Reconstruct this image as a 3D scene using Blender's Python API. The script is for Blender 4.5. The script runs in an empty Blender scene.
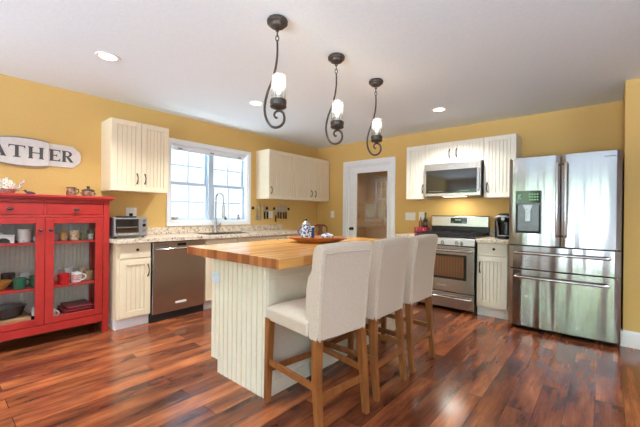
import bpy, bmesh, math, random
from mathutils import Vector, Matrix

random.seed(7)
PI = math.pi
scene = bpy.context.scene
COL = scene.collection

# ------------------------------------------------------------------ camera
cam_d = bpy.data.cameras.new('camera')
cam = bpy.data.objects.new('camera', cam_d)
COL.objects.link(cam)
th, ro = math.radians(40.633), -0.011
Fv = Vector((-math.sin(th), math.cos(th), 0))
R0 = Vector((math.cos(th), math.sin(th), 0))
U0 = Vector((0, 0, 1))
Rv = R0 * math.cos(ro) - U0 * math.sin(ro)
Uv = R0 * math.sin(ro) + U0 * math.cos(ro)
m = Matrix.Identity(4)
for i in range(3):
    m[i][0], m[i][1], m[i][2] = Rv[i], Uv[i], -Fv[i]
m[0][3], m[1][3], m[2][3] = 4.243, -4.845, 1.186
cam.matrix_world = m
cam_d.sensor_width = 36
cam_d.lens = 332.945 / 640 * 36
cam_d.clip_start = 0.02
scene.camera = cam

# ------------------------------------------------------------------ world, exposure
scene.view_settings.view_transform = 'Standard'
scene.view_settings.look = 'None'
scene.view_settings.gamma = 1
scene.view_settings.use_curve_mapping = False
scene.view_settings.exposure = 0.3
scene.cycles.use_denoising = True
scene.cycles.max_bounces = 10
scene.cycles.diffuse_bounces = 6
scene.cycles.glossy_bounces = 5
scene.cycles.transparent_max_bounces = 12
scene.cycles.sample_clamp_indirect = 6
scene.cycles.caustics_reflective = False
scene.cycles.caustics_refractive = False

WORLD_STRENGTH = 22.0
CAN_POWER = 20.0
PENDANT_POWER = 1.2
wd = bpy.data.worlds.new('daylight')
scene.world = wd
wd.use_nodes = True
nt = wd.node_tree
nt.nodes.clear()
out = nt.nodes.new('ShaderNodeOutputWorld')
bg = nt.nodes.new('ShaderNodeBackground')
tc = nt.nodes.new('ShaderNodeTexCoord')
sep = nt.nodes.new('ShaderNodeSeparateXYZ')
nz = nt.nodes.new('ShaderNodeTexNoise')
nz.inputs['Scale'].default_value = 9
nz.inputs['Detail'].default_value = 5


def wmath(op, a, b_):
    k = nt.nodes.new('ShaderNodeMath'); k.operation = op
    for i, v in enumerate((a, b_)):
        if isinstance(v, (int, float)):
            k.inputs[i].default_value = v
        else:
            nt.links.new(v, k.inputs[i])
    return k.outputs[0]


def wramp(fac, stops):
    r = nt.nodes.new('ShaderNodeValToRGB')
    c = r.color_ramp
    c.elements[0].position, c.elements[0].color = stops[0]
    c.elements[1].position, c.elements[1].color = stops[-1]
    for p_, co in stops[1:-1]:
        x = c.elements.new(p_); x.color = co
    nt.links.new(fac, r.inputs[0])
    return r.outputs[0]


# pale sky over pale ground; trees stand along the horizon, thickest on the garden side (-y)
nt.links.new(tc.outputs['Generated'], sep.inputs[0])
nt.links.new(tc.outputs['Generated'], nz.inputs['Vector'])
height = wmath('ADD', sep.outputs['Z'], wmath('MULTIPLY', wmath('SUBTRACT', nz.outputs[0], 0.5), 0.35))
sky = wramp(wmath('ADD', sep.outputs['Z'], 0.5), [(0.0, (2.1, 2.65, 3.1, 1)), (0.27, (1.75, 2.2, 2.6, 1)), (0.36, (0.62, 0.74, 0.86, 1)), (0.5, (0.52, 0.62, 0.72, 1)), (1.0, (0.50, 0.60, 0.70, 1))])
tree = wramp(nz.outputs[0], [(0.35, (0.05, 0.10, 0.03, 1)), (0.5, (0.16, 0.30, 0.10, 1)), (0.7, (0.42, 0.56, 0.30, 1))])
side = wramp(wmath('MULTIPLY', sep.outputs['Y'], -1.0), [(0.25, (0.0, 0.0, 0.0, 1)), (0.7, (0.9, 0.9, 0.9, 1))])
band = wmath('MULTIPLY', wramp(height, [(0.0, (0, 0, 0, 1)), (0.02, (1, 1, 1, 1)), (0.24, (1, 1, 1, 1)), (0.3, (0, 0, 0, 1))]), side)
mixn = nt.nodes.new('ShaderNodeMix'); mixn.data_type = 'RGBA'
nt.links.new(band, mixn.inputs[0]); nt.links.new(sky, mixn.inputs[6]); nt.links.new(tree, mixn.inputs[7])
# the sun stands on the garden side, so the sky beyond the sink window (-x) is much dimmer
sunny = wramp(wmath('ADD', wmath('MULTIPLY', sep.outputs['X'], 0.5), 0.5), [(0.27, (0.085, 0.085, 0.085, 1)), (0.46, (1.0, 1.0, 1.0, 1)), (0.8, (0.5, 0.5, 0.5, 1))])
mul = nt.nodes.new('ShaderNodeMix'); mul.data_type = 'RGBA'; mul.blend_type = 'MULTIPLY'
mul.inputs[0].default_value = 1
nt.links.new(mixn.outputs[2], mul.inputs[6]); nt.links.new(sunny, mul.inputs[7])
nt.links.new(mul.outputs[2], bg.inputs['Color'])
bg.inputs['Strength'].default_value = WORLD_STRENGTH
nt.links.new(bg.outputs[0], out.inputs[0])


def portal(name, loc, size, direction, power=0, col=(0.9, 0.95, 1.0)):
    """daylight of one window opening: an area light standing in the opening"""
    d = bpy.data.lights.new(name, 'AREA')
    d.shape = 'RECTANGLE'
    d.size, d.size_y = size
    d.energy = power
    d.color = col
    if power == 0:
        d.energy = 1
        d.cycles.is_portal = True
    o = bpy.data.objects.new(name, d)
    COL.objects.link(o)
    o.location = loc
    o.rotation_euler = Vector(direction).to_track_quat('-Z', 'Y').to_euler()
    return o


RX, RY = 7.6, -7.8          # the far walls of the room, behind the camera
portal('window_daylight', (-0.13, -2.25, 1.57), (1.2, 1.0), (1, 0, 0))
portal('rear_window_daylight', (0.75, RY - 0.12, 1.5), (1.1, 1.2), (0, 1, 0))
portal('patio_daylight', (3.45, RY - 0.12, 1.1), (2.8, 2.0), (0, 1, 0))
portal('right_window_daylight', (RX + 0.12, -5.85, 1.45), (2.6, 1.5), (-1, 0, 0))


# ------------------------------------------------------------------ helpers: colour and materials
def lin(r, g, b):
    def f(c):
        c /= 255.0
        return c / 12.92 if c <= 0.04045 else ((c + 0.055) / 1.055) ** 2.4
    return (f(r), f(g), f(b), 1)


def new_mat(name):
    mt = bpy.data.materials.new(name)
    mt.use_nodes = True
    n = mt.node_tree
    return mt, n, n.nodes['Principled BSDF']


def coords(n, scale=(1, 1, 1), rot=(0, 0, 0)):
    t = n.nodes.new('ShaderNodeTexCoord')
    mp = n.nodes.new('ShaderNodeMapping')
    mp.inputs['Scale'].default_value = scale
    mp.inputs['Rotation'].default_value = rot
    n.links.new(t.outputs['Object'], mp.inputs[0])
    return mp.outputs[0]


def mixc(n, fac, a, b, mode='MIX'):
    x = n.nodes.new('ShaderNodeMix')
    x.data_type = 'RGBA'
    x.blend_type = mode
    for s, v in ((0, fac), (6, a), (7, b)):
        if hasattr(v, 'is_linked') or isinstance(v, bpy.types.NodeSocket):
            n.links.new(v, x.inputs[s])
        else:
            x.inputs[s].default_value = v
    return x.outputs[2]


def noise(n, vec, scale, detail=3, rough=0.55):
    t = n.nodes.new('ShaderNodeTexNoise')
    t.inputs['Scale'].default_value = scale
    t.inputs['Detail'].default_value = detail
    t.inputs['Roughness'].default_value = rough
    if vec is not None:
        n.links.new(vec, t.inputs['Vector'])
    return t.outputs[0]


def rampn(n, fac, stops):
    r = n.nodes.new('ShaderNodeValToRGB')
    c = r.color_ramp
    c.elements[0].position, c.elements[0].color = stops[0]
    c.elements[1].position, c.elements[1].color = stops[-1]
    for p, co in stops[1:-1]:
        x = c.elements.new(p); x.color = co
    n.links.new(fac, r.inputs[0])
    return r.outputs[0]


def bump(n, bs, height, strength=0.2, dist=0.01):
    b = n.nodes.new('ShaderNodeBump')
    b.inputs['Strength'].default_value = strength
    b.inputs['Distance'].default_value = dist
    n.links.new(height, b.inputs['Height'])
    n.links.new(b.outputs[0], bs.inputs['Normal'])


def plain(name, rgb, rough=0.5, metal=0.0, var=0.06, scale=30, bmp=0.0, stretch=(1, 1, 1), spec=0.5, coat=0.0):
    mt, n, bs = new_mat(name)
    c = lin(*rgb)
    v = coords(n, stretch)
    f = noise(n, v, scale)
    dk = tuple(x * (1 - var * 2) for x in c[:3]) + (1,)
    lt = tuple(min(1, x * (1 + var * 2)) for x in c[:3]) + (1,)
    n.links.new(rampn(n, f, [(0.3, dk), (0.7, lt)]), bs.inputs['Base Color'])
    bs.inputs['Roughness'].default_value = rough
    bs.inputs['Metallic'].default_value = metal
    bs.inputs['Specular IOR Level'].default_value = spec
    bs.inputs['Coat Weight'].default_value = coat
    if bmp:
        bump(n, bs, f, bmp, 0.004)
    return mt


def glass_mat(name, tint=(1, 1, 1, 1), refl=0.08, rough=0.0):
    mt, n, bs = new_mat(name)
    n.nodes.remove(bs)
    tr = n.nodes.new('ShaderNodeBsdfTransparent'); tr.inputs[0].default_value = tint
    gl = n.nodes.new('ShaderNodeBsdfGlossy'); gl.inputs['Roughness'].default_value = rough
    # each pane is a thin box with two faces: reflectance rises towards grazing angles, alike from either side
    fr = n.nodes.new('ShaderNodeLayerWeight'); fr.inputs[0].default_value = 0.5
    pw = n.nodes.new('ShaderNodeMath'); pw.operation = 'POWER'; pw.inputs[1].default_value = 5.0
    n.links.new(fr.outputs['Facing'], pw.inputs[0])
    mm = n.nodes.new('ShaderNodeMath'); mm.operation = 'MULTIPLY_ADD'
    mm.inputs[1].default_value = 1.0 - refl; mm.inputs[2].default_value = refl
    n.links.new(pw.outputs[0], mm.inputs[0])
    mx = n.nodes.new('ShaderNodeMixShader')
    n.links.new(mm.outputs[0], mx.inputs[0])
    n.links.new(tr.outputs[0], mx.inputs[1]); n.links.new(gl.outputs[0], mx.inputs[2])
    n.links.new(mx.outputs[0], n.nodes['Material Output'].inputs[0])
    return mt


def emit_mat(name, rgb, strength):
    mt, n, bs = new_mat(name)
    bs.inputs['Base Color'].default_value = lin(*rgb)
    bs.inputs['Emission Color'].default_value = lin(*rgb)
    bs.inputs['Emission Strength'].default_value = strength
    return mt


def wood(name, a, b, rough=0.4, scale=6, axis=2, coat=0.0):
    mt, n, bs = new_mat(name)
    st = [9, 9, 9]; st[axis] = 1.0
    v = coords(n, st)
    f = noise(n, v, scale, 6, 0.6)
    n.links.new(rampn(n, f, [(0.3, lin(*a)), (0.7, lin(*b))]), bs.inputs['Base Color'])
    bs.inputs['Roughness'].default_value = rough
    bs.inputs['Coat Weight'].default_value = coat
    bump(n, bs, f, 0.08, 0.003)
    return mt


def floor_mat():
    mt, n, bs = new_mat('floor_planks')
    v = coords(n, (1, 1, 1), (0, 0, PI / 2))
    br = n.nodes.new('ShaderNodeTexBrick')
    n.links.new(v, br.inputs['Vector'])
    br.offset = 0.37
    br.inputs['Scale'].default_value = 1.0
    br.inputs['Brick Width'].default_value = 1.25
    br.inputs['Row Height'].default_value = 0.14
    br.inputs['Mortar Size'].default_value = 0.0016
    br.inputs['Mortar Smooth'].default_value = 0.2
    br.inputs['Color1'].default_value = (0, 0, 0, 1)
    br.inputs['Color2'].default_value = (1, 1, 1, 1)
    br.inputs['Mortar'].default_value = (0.5, 0.5, 0.5, 1)
    # per-plank random offsets the grain
    off = n.nodes.new('ShaderNodeVectorMath'); off.operation = 'MULTIPLY_ADD'
    n.links.new(br.outputs['Color'], off.inputs[0])
    off.inputs[1].default_value = (7.3, 3.1, 5.7)
    n.links.new(v, off.inputs[2])
    mp = n.nodes.new('ShaderNodeMapping'); mp.inputs['Scale'].default_value = (1.1, 4.6, 1)
    n.links.new(off.outputs[0], mp.inputs[0])
    g1 = noise(n, mp.outputs[0], 1.5, 5, 0.6)
    mp2 = n.nodes.new('ShaderNodeMapping'); mp2.inputs['Scale'].default_value = (2.2, 38, 1)
    n.links.new(off.outputs[0], mp2.inputs[0])
    g2 = noise(n, mp2.outputs[0], 2.0, 4, 0.6)
    base = rampn(n, g1, [(0.30, lin(54, 29, 23)), (0.43, lin(108, 60, 41)), (0.56, lin(142, 82, 51)), (0.72, lin(178, 112, 70))])
    fine = rampn(n, g2, [(0.3, (0.62, 0.58, 0.55, 1)), (0.7, (1.12, 1.1, 1.06, 1))])
    c1 = mixc(n, 0.75, base, fine, 'MULTIPLY')
    tone = rampn(n, br.outputs['Color'], [(0.0, (0.55, 0.48, 0.47, 1)), (0.35, (0.80, 0.73, 0.70, 1)), (0.7, (1.0, 0.92, 0.87, 1)), (1.0, (1.26, 1.15, 1.02, 1))])
    c2 = mixc(n, 1.0, c1, tone, 'MULTIPLY')
    c3 = mixc(n, br.outputs['Fac'], c2, lin(34, 16, 12))
    n.links.new(c3, bs.inputs['Base Color'])
    r = rampn(n, g1, [(0.3, (0.13, 0.13, 0.13, 1)), (0.7, (0.22, 0.22, 0.22, 1))])
    n.links.new(r, bs.inputs['Roughness'])
    bs.inputs['Specular IOR Level'].default_value = 0.55
    inv = n.nodes.new('ShaderNodeMath'); inv.operation = 'MULTIPLY_ADD'
    inv.inputs[1].default_value = -1.0
    n.links.new(br.outputs['Fac'], inv.inputs[0])
    g3 = n.nodes.new('ShaderNodeMath'); g3.operation = 'MULTIPLY'; g3.inputs[1].default_value = 0.25
    n.links.new(g2, g3.inputs[0])
    n.links.new(g3.outputs[0], inv.inputs[2])
    bump(n, bs, inv.outputs[0], 0.12, 0.002)
    return mt


def granite_mat():
    mt, n, bs = new_mat('granite')
    v = coords(n)
    a = noise(n, v, 28, 5, 0.7)
    c = rampn(n, a, [(0.32, lin(150, 118, 92)), (0.45, lin(205, 185, 160)), (0.55, lin(228, 214, 194)), (0.68, lin(186, 170, 156))])
    vo = n.nodes.new('ShaderNodeTexVoronoi'); vo.inputs['Scale'].default_value = 75
    n.links.new(v, vo.inputs['Vector'])
    sp = rampn(n, vo.outputs['Color'], [(0.12, lin(92, 70, 58)), (0.22, (1, 1, 1, 1)), (0.9, (1, 1, 1, 1))])
    n.links.new(mixc(n, 0.75, c, sp, 'MULTIPLY'), bs.inputs['Base Color'])
    bs.inputs['Roughness'].default_value = 0.18
    return mt


def butcher_mat():
    mt, n, bs = new_mat('butcher_block')
    v = coords(n, (1, 1, 1), (0, 0, PI / 2))
    br = n.nodes.new('ShaderNodeTexBrick')
    n.links.new(v, br.inputs['Vector'])
    br.inputs['Scale'].default_value = 1
    br.inputs['Brick Width'].default_value = 0.7
    br.inputs['Row Height'].default_value = 0.042
    br.inputs['Mortar Size'].default_value = 0.0006
    br.inputs['Color1'].default_value = (0, 0, 0, 1); br.inputs['Color2'].default_value = (1, 1, 1, 1)
    br.inputs['Mortar'].default_value = (0.3, 0.3, 0.3, 1)
    st = n.nodes.new('ShaderNodeMapping'); st.inputs['Scale'].default_value = (2, 22, 22)
    n.links.new(v, st.inputs[0])
    g = noise(n, st.outputs[0], 2.5, 5)
    c = rampn(n, br.outputs['Color'], [(0.0, lin(196, 132, 66)), (0.5, lin(214, 153, 80)), (1.0, lin(226, 170, 98))])
    gg = rampn(n, g, [(0.3, (0.82, 0.8, 0.76, 1)), (0.7, (1.08, 1.07, 1.05, 1))])
    top = mixc(n, 0.8, c, gg, 'MULTIPLY')
    # end grain on the sawn end faces is darker brown
    e1 = rampn(n, br.outputs['Color'], [(0.0, lin(128, 72, 40)), (0.5, lin(158, 96, 56)), (1.0, lin(186, 122, 74))])
    geo = n.nodes.new('ShaderNodeNewGeometry')
    sx = n.nodes.new('ShaderNodeSeparateXYZ'); n.links.new(geo.outputs['True Normal'], sx.inputs[0])
    ab = n.nodes.new('ShaderNodeMath'); ab.operation = 'ABSOLUTE'; n.links.new(sx.outputs['Y'], ab.inputs[0])
    gt = n.nodes.new('ShaderNodeMath'); gt.operation = 'GREATER_THAN'; gt.inputs[1].default_value = 0.8
    n.links.new(ab.outputs[0], gt.inputs[0])
    n.links.new(mixc(n, gt.outputs[0], top, e1), bs.inputs['Base Color'])
    bs.inputs['Roughness'].default_value = 0.22
    return mt


def steel_mat(name, rgb=(190, 188, 186), rough=0.26, wav=0.0):
    mt, n, bs = new_mat(name)
    v = coords(n, (140, 140, 1.5))
    f = noise(n, v, 3, 3)
    c = lin(*rgb)
    n.links.new(rampn(n, f, [(0.3, tuple(x * 0.93 for x in c[:3]) + (1,)), (0.7, c)]), bs.inputs['Base Color'])
    bs.inputs['Metallic'].default_value = 1.0
    bs.inputs['Roughness'].default_value = rough
    if wav:
        w = noise(n, coords(n, (7.5, 7.5, 0.5)), 1.0, 1, 0.3)
        bump(n, bs, w, wav, 0.03)
    return mt


def pattern_mat(name, base, dots, scale, rough=0.3, thr=0.33):
    mt, n, bs = new_mat(name)
    v = coords(n)
    vo = n.nodes.new('ShaderNodeTexVoronoi'); vo.inputs['Scale'].default_value = scale
    n.links.new(v, vo.inputs['Vector'])
    k = n.nodes.new('ShaderNodeMath'); k.operation = 'LESS_THAN'; k.inputs[1].default_value = thr
    n.links.new(vo.outputs['Distance'], k.inputs[0])
    hs = rampn(n, vo.outputs['Color'], [(0.0, lin(*dots[0]))] + [((i + 1) / len(dots), lin(*d)) for i, d in enumerate(dots[1:])] if len(dots) > 1 else [(0, lin(*dots[0])), (1, lin(*dots[0]))])
    n.links.new(mixc(n, k.outputs[0], lin(*base), hs), bs.inputs['Base Color'])
    bs.inputs['Roughness'].default_value = rough
    return mt


def stripe_mat(name, base, line, per_m, axis=2, width=0.3, rough=0.5):
    mt, n, bs = new_mat(name)
    v = coords(n)
    w = n.nodes.new('ShaderNodeTexWave')
    w.bands_direction = 'XYZ'[axis]
    w.inputs['Scale'].default_value = per_m * 0.05 * PI * 2 / 2
    n.links.new(v, w.inputs['Vector'])
    n.links.new(rampn(n, w.outputs['Fac'], [(width, lin(*line)), (width + 0.1, lin(*base))]), bs.inputs['Base Color'])
    bs.inputs['Roughness'].default_value = rough
    return mt


M = {}
M['wall'] = plain('wall_paint', (217, 177, 104), 0.75, var=0.015, scale=60, bmp=0.05)
M['wallpale'] = plain('pale_wall_paint', (222, 222, 224), 0.75, var=0.015, scale=60)
M['ceiling'] = plain('ceiling_paint', (230, 238, 241), 0.9, var=0.012, scale=45, bmp=0.25)
M['trim'] = plain('white_trim', (240, 240, 240), 0.35, var=0.01)
M['white'] = plain('white_plastic', (238, 236, 230), 0.35, var=0.01)
M['floor'] = floor_mat()
M['cream'] = plain('cream_paint', (236, 219, 188), 0.42, var=0.012)
M['creamw'] = plain('cream_white_paint', (238, 230, 212), 0.42, var=0.012)
M['isl'] = plain('island_cream_paint', (226, 219, 200), 0.45, var=0.012)
M['dark'] = plain('black_gap', (24, 22, 22), 0.6)
M['bronze'] = plain('dark_bronze', (58, 46, 40), 0.38, 0.85, 0.1)
M['iron'] = plain('wrought_iron', (84, 76, 70), 0.45, 0.75, 0.12, 60)
M['granite'] = granite_mat()
M['butcher'] = butcher_mat()
M['steel'] = steel_mat('stainless_steel', (196, 190, 184), 0.27)
M['fridge'] = steel_mat('fridge_steel', (172, 170, 169), 0.17, 0.75)
M['steel2'] = steel_mat('bright_steel', (214, 212, 210), 0.16)
M['chrome'] = plain('chrome', (205, 205, 205), 0.1, 1.0, 0.02)
M['black'] = plain('black_enamel', (20, 20, 22), 0.25)
M['blackglass'] = plain('black_glass', (30, 24, 20), 0.06, spec=0.7)
M['brownglass'] = plain('oven_window', (86, 62, 40), 0.12)
M['screen'] = plain('display_screen', (26, 28, 32), 0.1)
M['lcd'] = emit_mat('lit_digits', (130, 190, 140), 0.35)
M['greydisp'] = plain('grey_dispenser', (104, 104, 106), 0.35, 0.4)
M['red'] = plain('red_paint', (168, 38, 31), 0.4, var=0.06, scale=12)
M['beadgrey'] = plain('grey_beadboard', (238, 231, 212), 0.6, var=0.03)
M['glass'] = glass_mat('clear_glass', (0.98, 0.99, 0.99, 1), 0.02)
M['wglass'] = glass_mat('window_glass', (0.98, 0.99, 1, 1), 0.03)
M['dglass'] = glass_mat('pantry_glass', (0.66, 0.6, 0.52, 1), 0.12, 0.02)
M['fabric'] = plain('oatmeal_linen', (200, 184, 168), 0.9, var=0.05, scale=160, bmp=0.3)
M['stoolwood'] = wood('stool_wood', (112, 64, 30), (150, 92, 46), 0.35, 5, 2)
M['traywood'] = wood('bowl_wood', (150, 82, 36), (196, 122, 60), 0.35, 3, 0)
M['chairwood'] = wood('cherry_wood', (92, 38, 20), (138, 66, 34), 0.3, 4, 2)
M['boardwood'] = wood('maple_board', (176, 128, 84), (206, 160, 112), 0.5, 4, 1)
M['sign'] = plain('sign_white', (220, 213, 205), 0.6, var=0.03, scale=20)
M['signedge'] = plain('sign_edge', (150, 136, 120), 0.7)
M['letter'] = plain('charcoal_letters', (82, 80, 76), 0.7, var=0.15, scale=60)
M['floral'] = pattern_mat('floral_china', (214, 204, 188), [(150, 84, 96), (92, 100, 120), (190, 150, 96), (110, 90, 70), (226, 212, 190), (206, 188, 160)], 110, 0.25, 0.5)
M['bluewhite'] = pattern_mat('blue_white_china', (222, 224, 230), [(40, 66, 128), (64, 92, 150)], 52, 0.15, 0.47)
M['blue'] = plain('blue_glaze', (44, 82, 140), 0.2)
M['birdblue'] = plain('bird_blue', (62, 64, 92), 0.3)
M['birddark'] = plain('bird_dark', (34, 30, 34), 0.35)
M['stonew'] = pattern_mat('brown_stoneware', (158, 112, 84), [(66, 54, 36), (206, 182, 156), (120, 74, 50), (80, 84, 60)], 42, 0.35, 0.55)
M['stonedark'] = plain('dark_glaze', (70, 52, 40), 0.3)
M['green'] = plain('green_glaze', (30, 92, 66), 0.25)
M['redglaze'] = plain('red_glaze', (200, 34, 36), 0.25)
M['crimson'] = plain('crimson_cloth_box', (160, 24, 46), 0.5)
M['maroon'] = plain('maroon_tray', (136, 28, 44), 0.45)
M['yellowgl'] = plain('yellow_glaze', (206, 152, 62), 0.3)
M['cupwhite'] = pattern_mat('white_cup_speckle', (226, 222, 216), [(120, 120, 124)], 26, 0.3, 0.14)
M['pink'] = plain('pink_mug', (190, 150, 158), 0.35)
M['yelblue'] = pattern_mat('yellow_blue_mug', (214, 170, 70), [(90, 130, 160), (230, 220, 200)], 30, 0.3, 0.4)
M['flowermug'] = pattern_mat('flower_mug', (226, 206, 172), [(176, 86, 66), (98, 118, 70), (206, 160, 80)], 45, 0.3, 0.38)
M['sage'] = plain('sage_mug', (134, 140, 96), 0.4)
M['brownmug'] = plain('brown_mug', (150, 112, 76), 0.35)
M['pewter'] = plain('dark_pan', (60, 62, 66), 0.25, 0.3)
M['bottle'] = plain('dark_bottle', (40, 34, 22), 0.1, spec=0.7)
M['bottlelab'] = plain('amber_bottle', (132, 84, 56), 0.2)
M['knifewood'] = plain('knife_red_handle', (92, 38, 28), 0.4)
M['blade'] = plain('knife_blade', (176, 174, 172), 0.28, 0.85)
M['lemon'] = plain('wood_handle', (214, 190, 140), 0.5)
M['tank'] = plain('smoke_plastic', (34, 40, 56), 0.12)
M['silverp'] = plain('silver_plastic', (168, 168, 170), 0.3, 0.6)
M['bulb'] = emit_mat('bulb_glow', (255, 240, 220), 2)
M['can'] = emit_mat('can_glow', (255, 222, 180), 9)
M['paleblue'] = plain('pale_blue_plate', (214, 224, 232), 0.4)
M['pantry'] = plain('pantry_wall', (176, 146, 110), 0.8)
M['sash'] = plain('backlit_sash', (196, 210, 224), 0.4, var=0.01)  # sashes' shade against the bright sky is put into this blue-grey
M['blind'] = plain('blind_fabric', (228, 234, 240), 0.7)

# fluted pendant glass
mt, n, bs = new_mat('fluted_glass')
n.nodes.remove(bs)
tr = n.nodes.new('ShaderNodeBsdfTransparent'); tr.inputs[0].default_value = (0.90, 0.92, 0.93, 1)
tl = n.nodes.new('ShaderNodeBsdfTranslucent'); tl.inputs[0].default_value = (0.9, 0.92, 0.93, 1)
gl = n.nodes.new('ShaderNodeBsdfGlossy'); gl.inputs['Roughness'].default_value = 0.12
gl.inputs['Color'].default_value = (0.8, 0.8, 0.8, 1)
lw = n.nodes.new('ShaderNodeLayerWeight'); lw.inputs[0].default_value = 0.35
a1 = n.nodes.new('ShaderNodeMixShader'); a1.inputs[0].default_value = 0.12
a2 = n.nodes.new('ShaderNodeMixShader')
n.links.new(lw.outputs['Facing'], a2.inputs[0])
n.links.new(tr.outputs[0], a1.inputs[1]); n.links.new(tl.outputs[0], a1.inputs[2])
n.links.new(a1.outputs[0], a2.inputs[1]); n.links.new(gl.outputs[0], a2.inputs[2])
n.links.new(a2.outputs[0], n.nodes['Material Output'].inputs[0])
M['flute'] = mt


# ------------------------------------------------------------------ helpers: geometry
def left_wall(u, d, z):      # u runs along the window wall, d stands out of it
    return (d, u, z)


def back_wall(u, d, z):
    return (u, -d, z)


def origin_of(p):
    v = Vector((0, 0, 0))
    while p is not None:
        v = v + p.location
        p = p.parent
    return v


class B:
    def __init__(self, T=None):
        self.bm = bmesh.new()
        self.T = T or (lambda x, y, z: (x, y, z))

    def v(self, x, y, z):
        return self.bm.verts.new(self.T(x, y, z))

    def box(self, x0, x1, y0, y1, z0, z1, tx=0, ty=0):
        """box; tx, ty shrink the top face on every side"""
        c = [self.v(x0, y0, z0), self.v(x1, y0, z0), self.v(x1, y1, z0), self.v(x0, y1, z0),
             self.v(x0 + tx, y0 + ty, z1), self.v(x1 - tx, y0 + ty, z1), self.v(x1 - tx, y1 - ty, z1), self.v(x0 + tx, y1 - ty, z1)]
        for f in ((0, 3, 2, 1), (4, 5, 6, 7), (0, 1, 5, 4), (1, 2, 6, 5), (2, 3, 7, 6), (3, 0, 4, 7)):
            self.bm.faces.new([c[i] for i in f])
        return self

    def bar(self, p, q, w, h, w2=None, h2=None):
        """four sided bar from p to q (horizontal cross-section when steep)"""
        p, q = Vector(p), Vector(q)
        d = (q - p).normalized()
        if abs(d.z) > 0.7:
            a, b = Vector((1, 0, 0)), Vector((0, 1, 0))
        else:
            a = Vector((0, 0, 1)).cross(d).normalized(); b = Vector((0, 0, 1))
        w2, h2 = w2 or w, h2 or h
        r0 = [self.v(*(p + a * s * w / 2 + b * t * h / 2)) for s, t in ((-1, -1), (1, -1), (1, 1), (-1, 1))]
        r1 = [self.v(*(q + a * s * w2 / 2 + b * t * h2 / 2)) for s, t in ((-1, -1), (1, -1), (1, 1), (-1, 1))]
        self.bm.faces.new(r0[::-1]); self.bm.faces.new(r1)
        for i in range(4):
            j = (i + 1) % 4
            self.bm.faces.new((r0[i], r0[j], r1[j], r1[i]))
        return self

    def tube(self, pts, r, n=10, ry=None, side=None):
        """tube along a list of points; r a number or one per point; ry makes it a flat band"""
        P = [Vector(p) for p in pts]
        rr = r if isinstance(r, (list, tuple)) else [r] * len(P)
        rings = []
        up = None
        for i, p in enumerate(P):
            d = (P[min(i + 1, len(P) - 1)] - P[max(i - 1, 0)]).normalized()
            if side is not None:
                a = Vector(side); b = d.cross(a).normalized()
            else:
                if up is None:
                    up = Vector((0, 0, 1)) if abs(d.z) < 0.9 else Vector((1, 0, 0))
                a = (up - d * up.dot(d)).normalized(); up = a
                b = d.cross(a)
            rings.append([self.v(*(p + a * math.cos(t) * (ry or rr[i]) + b * math.sin(t) * rr[i])) for t in (2 * PI * k / n for k in range(n))])
        for r0, r1 in zip(rings, rings[1:]):
            for i in range(n):
                j = (i + 1) % n
                self.bm.faces.new((r0[i], r0[j], r1[j], r1[i]))
        self.bm.faces.new(rings[0][::-1]); self.bm.faces.new(rings[-1])
        return self

    def cyl(self, p, q, r, r2=None, n=16):
        return self.tube([p, q], [r, r if r2 is None else r2], n)

    def lathe(self, prof, c=(0, 0, 0), n=24, sx=1.0, sy=1.0, rot=0.0, flute=0.0, nf=0):
        """prof: (radius, z) from bottom to top, spun about the vertical through c"""
        rings = []
        cr_, sr_ = math.cos(rot), math.sin(rot)
        for r, z in prof:
            ring = []
            for k in range(n):
                t = 2 * PI * k / n
                rr = r * (1 + flute * math.cos(nf * t)) if flute else r
                x, y = rr * math.cos(t) * sx, rr * math.sin(t) * sy
                ring.append(self.v(c[0] + x * cr_ - y * sr_, c[1] + x * sr_ + y * cr_, c[2] + z))
            rings.append(ring)
        for r0, r1 in zip(rings, rings[1:]):
            for i in range(n):
                j = (i + 1) % n
                self.bm.faces.new((r0[i], r0[j], r1[j], r1[i]))
        if prof[0][0] > 1e-5:
            self.bm.faces.new(rings[0][::-1])
        if prof[-1][0] > 1e-5:
            self.bm.faces.new(rings[-1])
        bmesh.ops.remove_doubles(self.bm, verts=self.bm.verts, dist=1e-6)
        return self

    def prism(self, poly, axis, t0, t1):
        """extrude a polygon along an axis: axis 'x' -> poly is (y, z), 'y' -> (x, z), 'z' -> (x, y)"""
        def mk(p, t):
            return {'x': (t, p[0], p[1]), 'y': (p[0], t, p[1]), 'z': (p[0], p[1], t)}[axis]
        a = [self.v(*mk(p, t0)) for p in poly]
        b = [self.v(*mk(p, t1)) for p in poly]
        self.bm.faces.new(a); self.bm.faces.new(b[::-1])
        k = len(poly)
        for i in range(k):
            j = (i + 1) % k
            self.bm.faces.new((a[i], b[i], b[j], a[j]))
        return self

    def ball(self, c, rx, ry=None, rz=None, n=16):
        ry, rz = ry or rx, rz or rx
        k = max(6, n // 2)
        prof = [(math.sin(PI * i / k), -math.cos(PI * i / k)) for i in range(k + 1)]
        rings = []
        for r, z in prof:
            rings.append([self.v(c[0] + rx * r * math.cos(2 * PI * j / n), c[1] + ry * r * math.sin(2 * PI * j / n), c[2] + rz * z) for j in range(n)])
        for r0, r1 in zip(rings, rings[1:]):
            for i in range(n):
                j = (i + 1) % n
                self.bm.faces.new((r0[i], r0[j], r1[j], r1[i]))
        bmesh.ops.remove_doubles(self.bm, verts=self.bm.verts, dist=1e-6)
        return self

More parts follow.
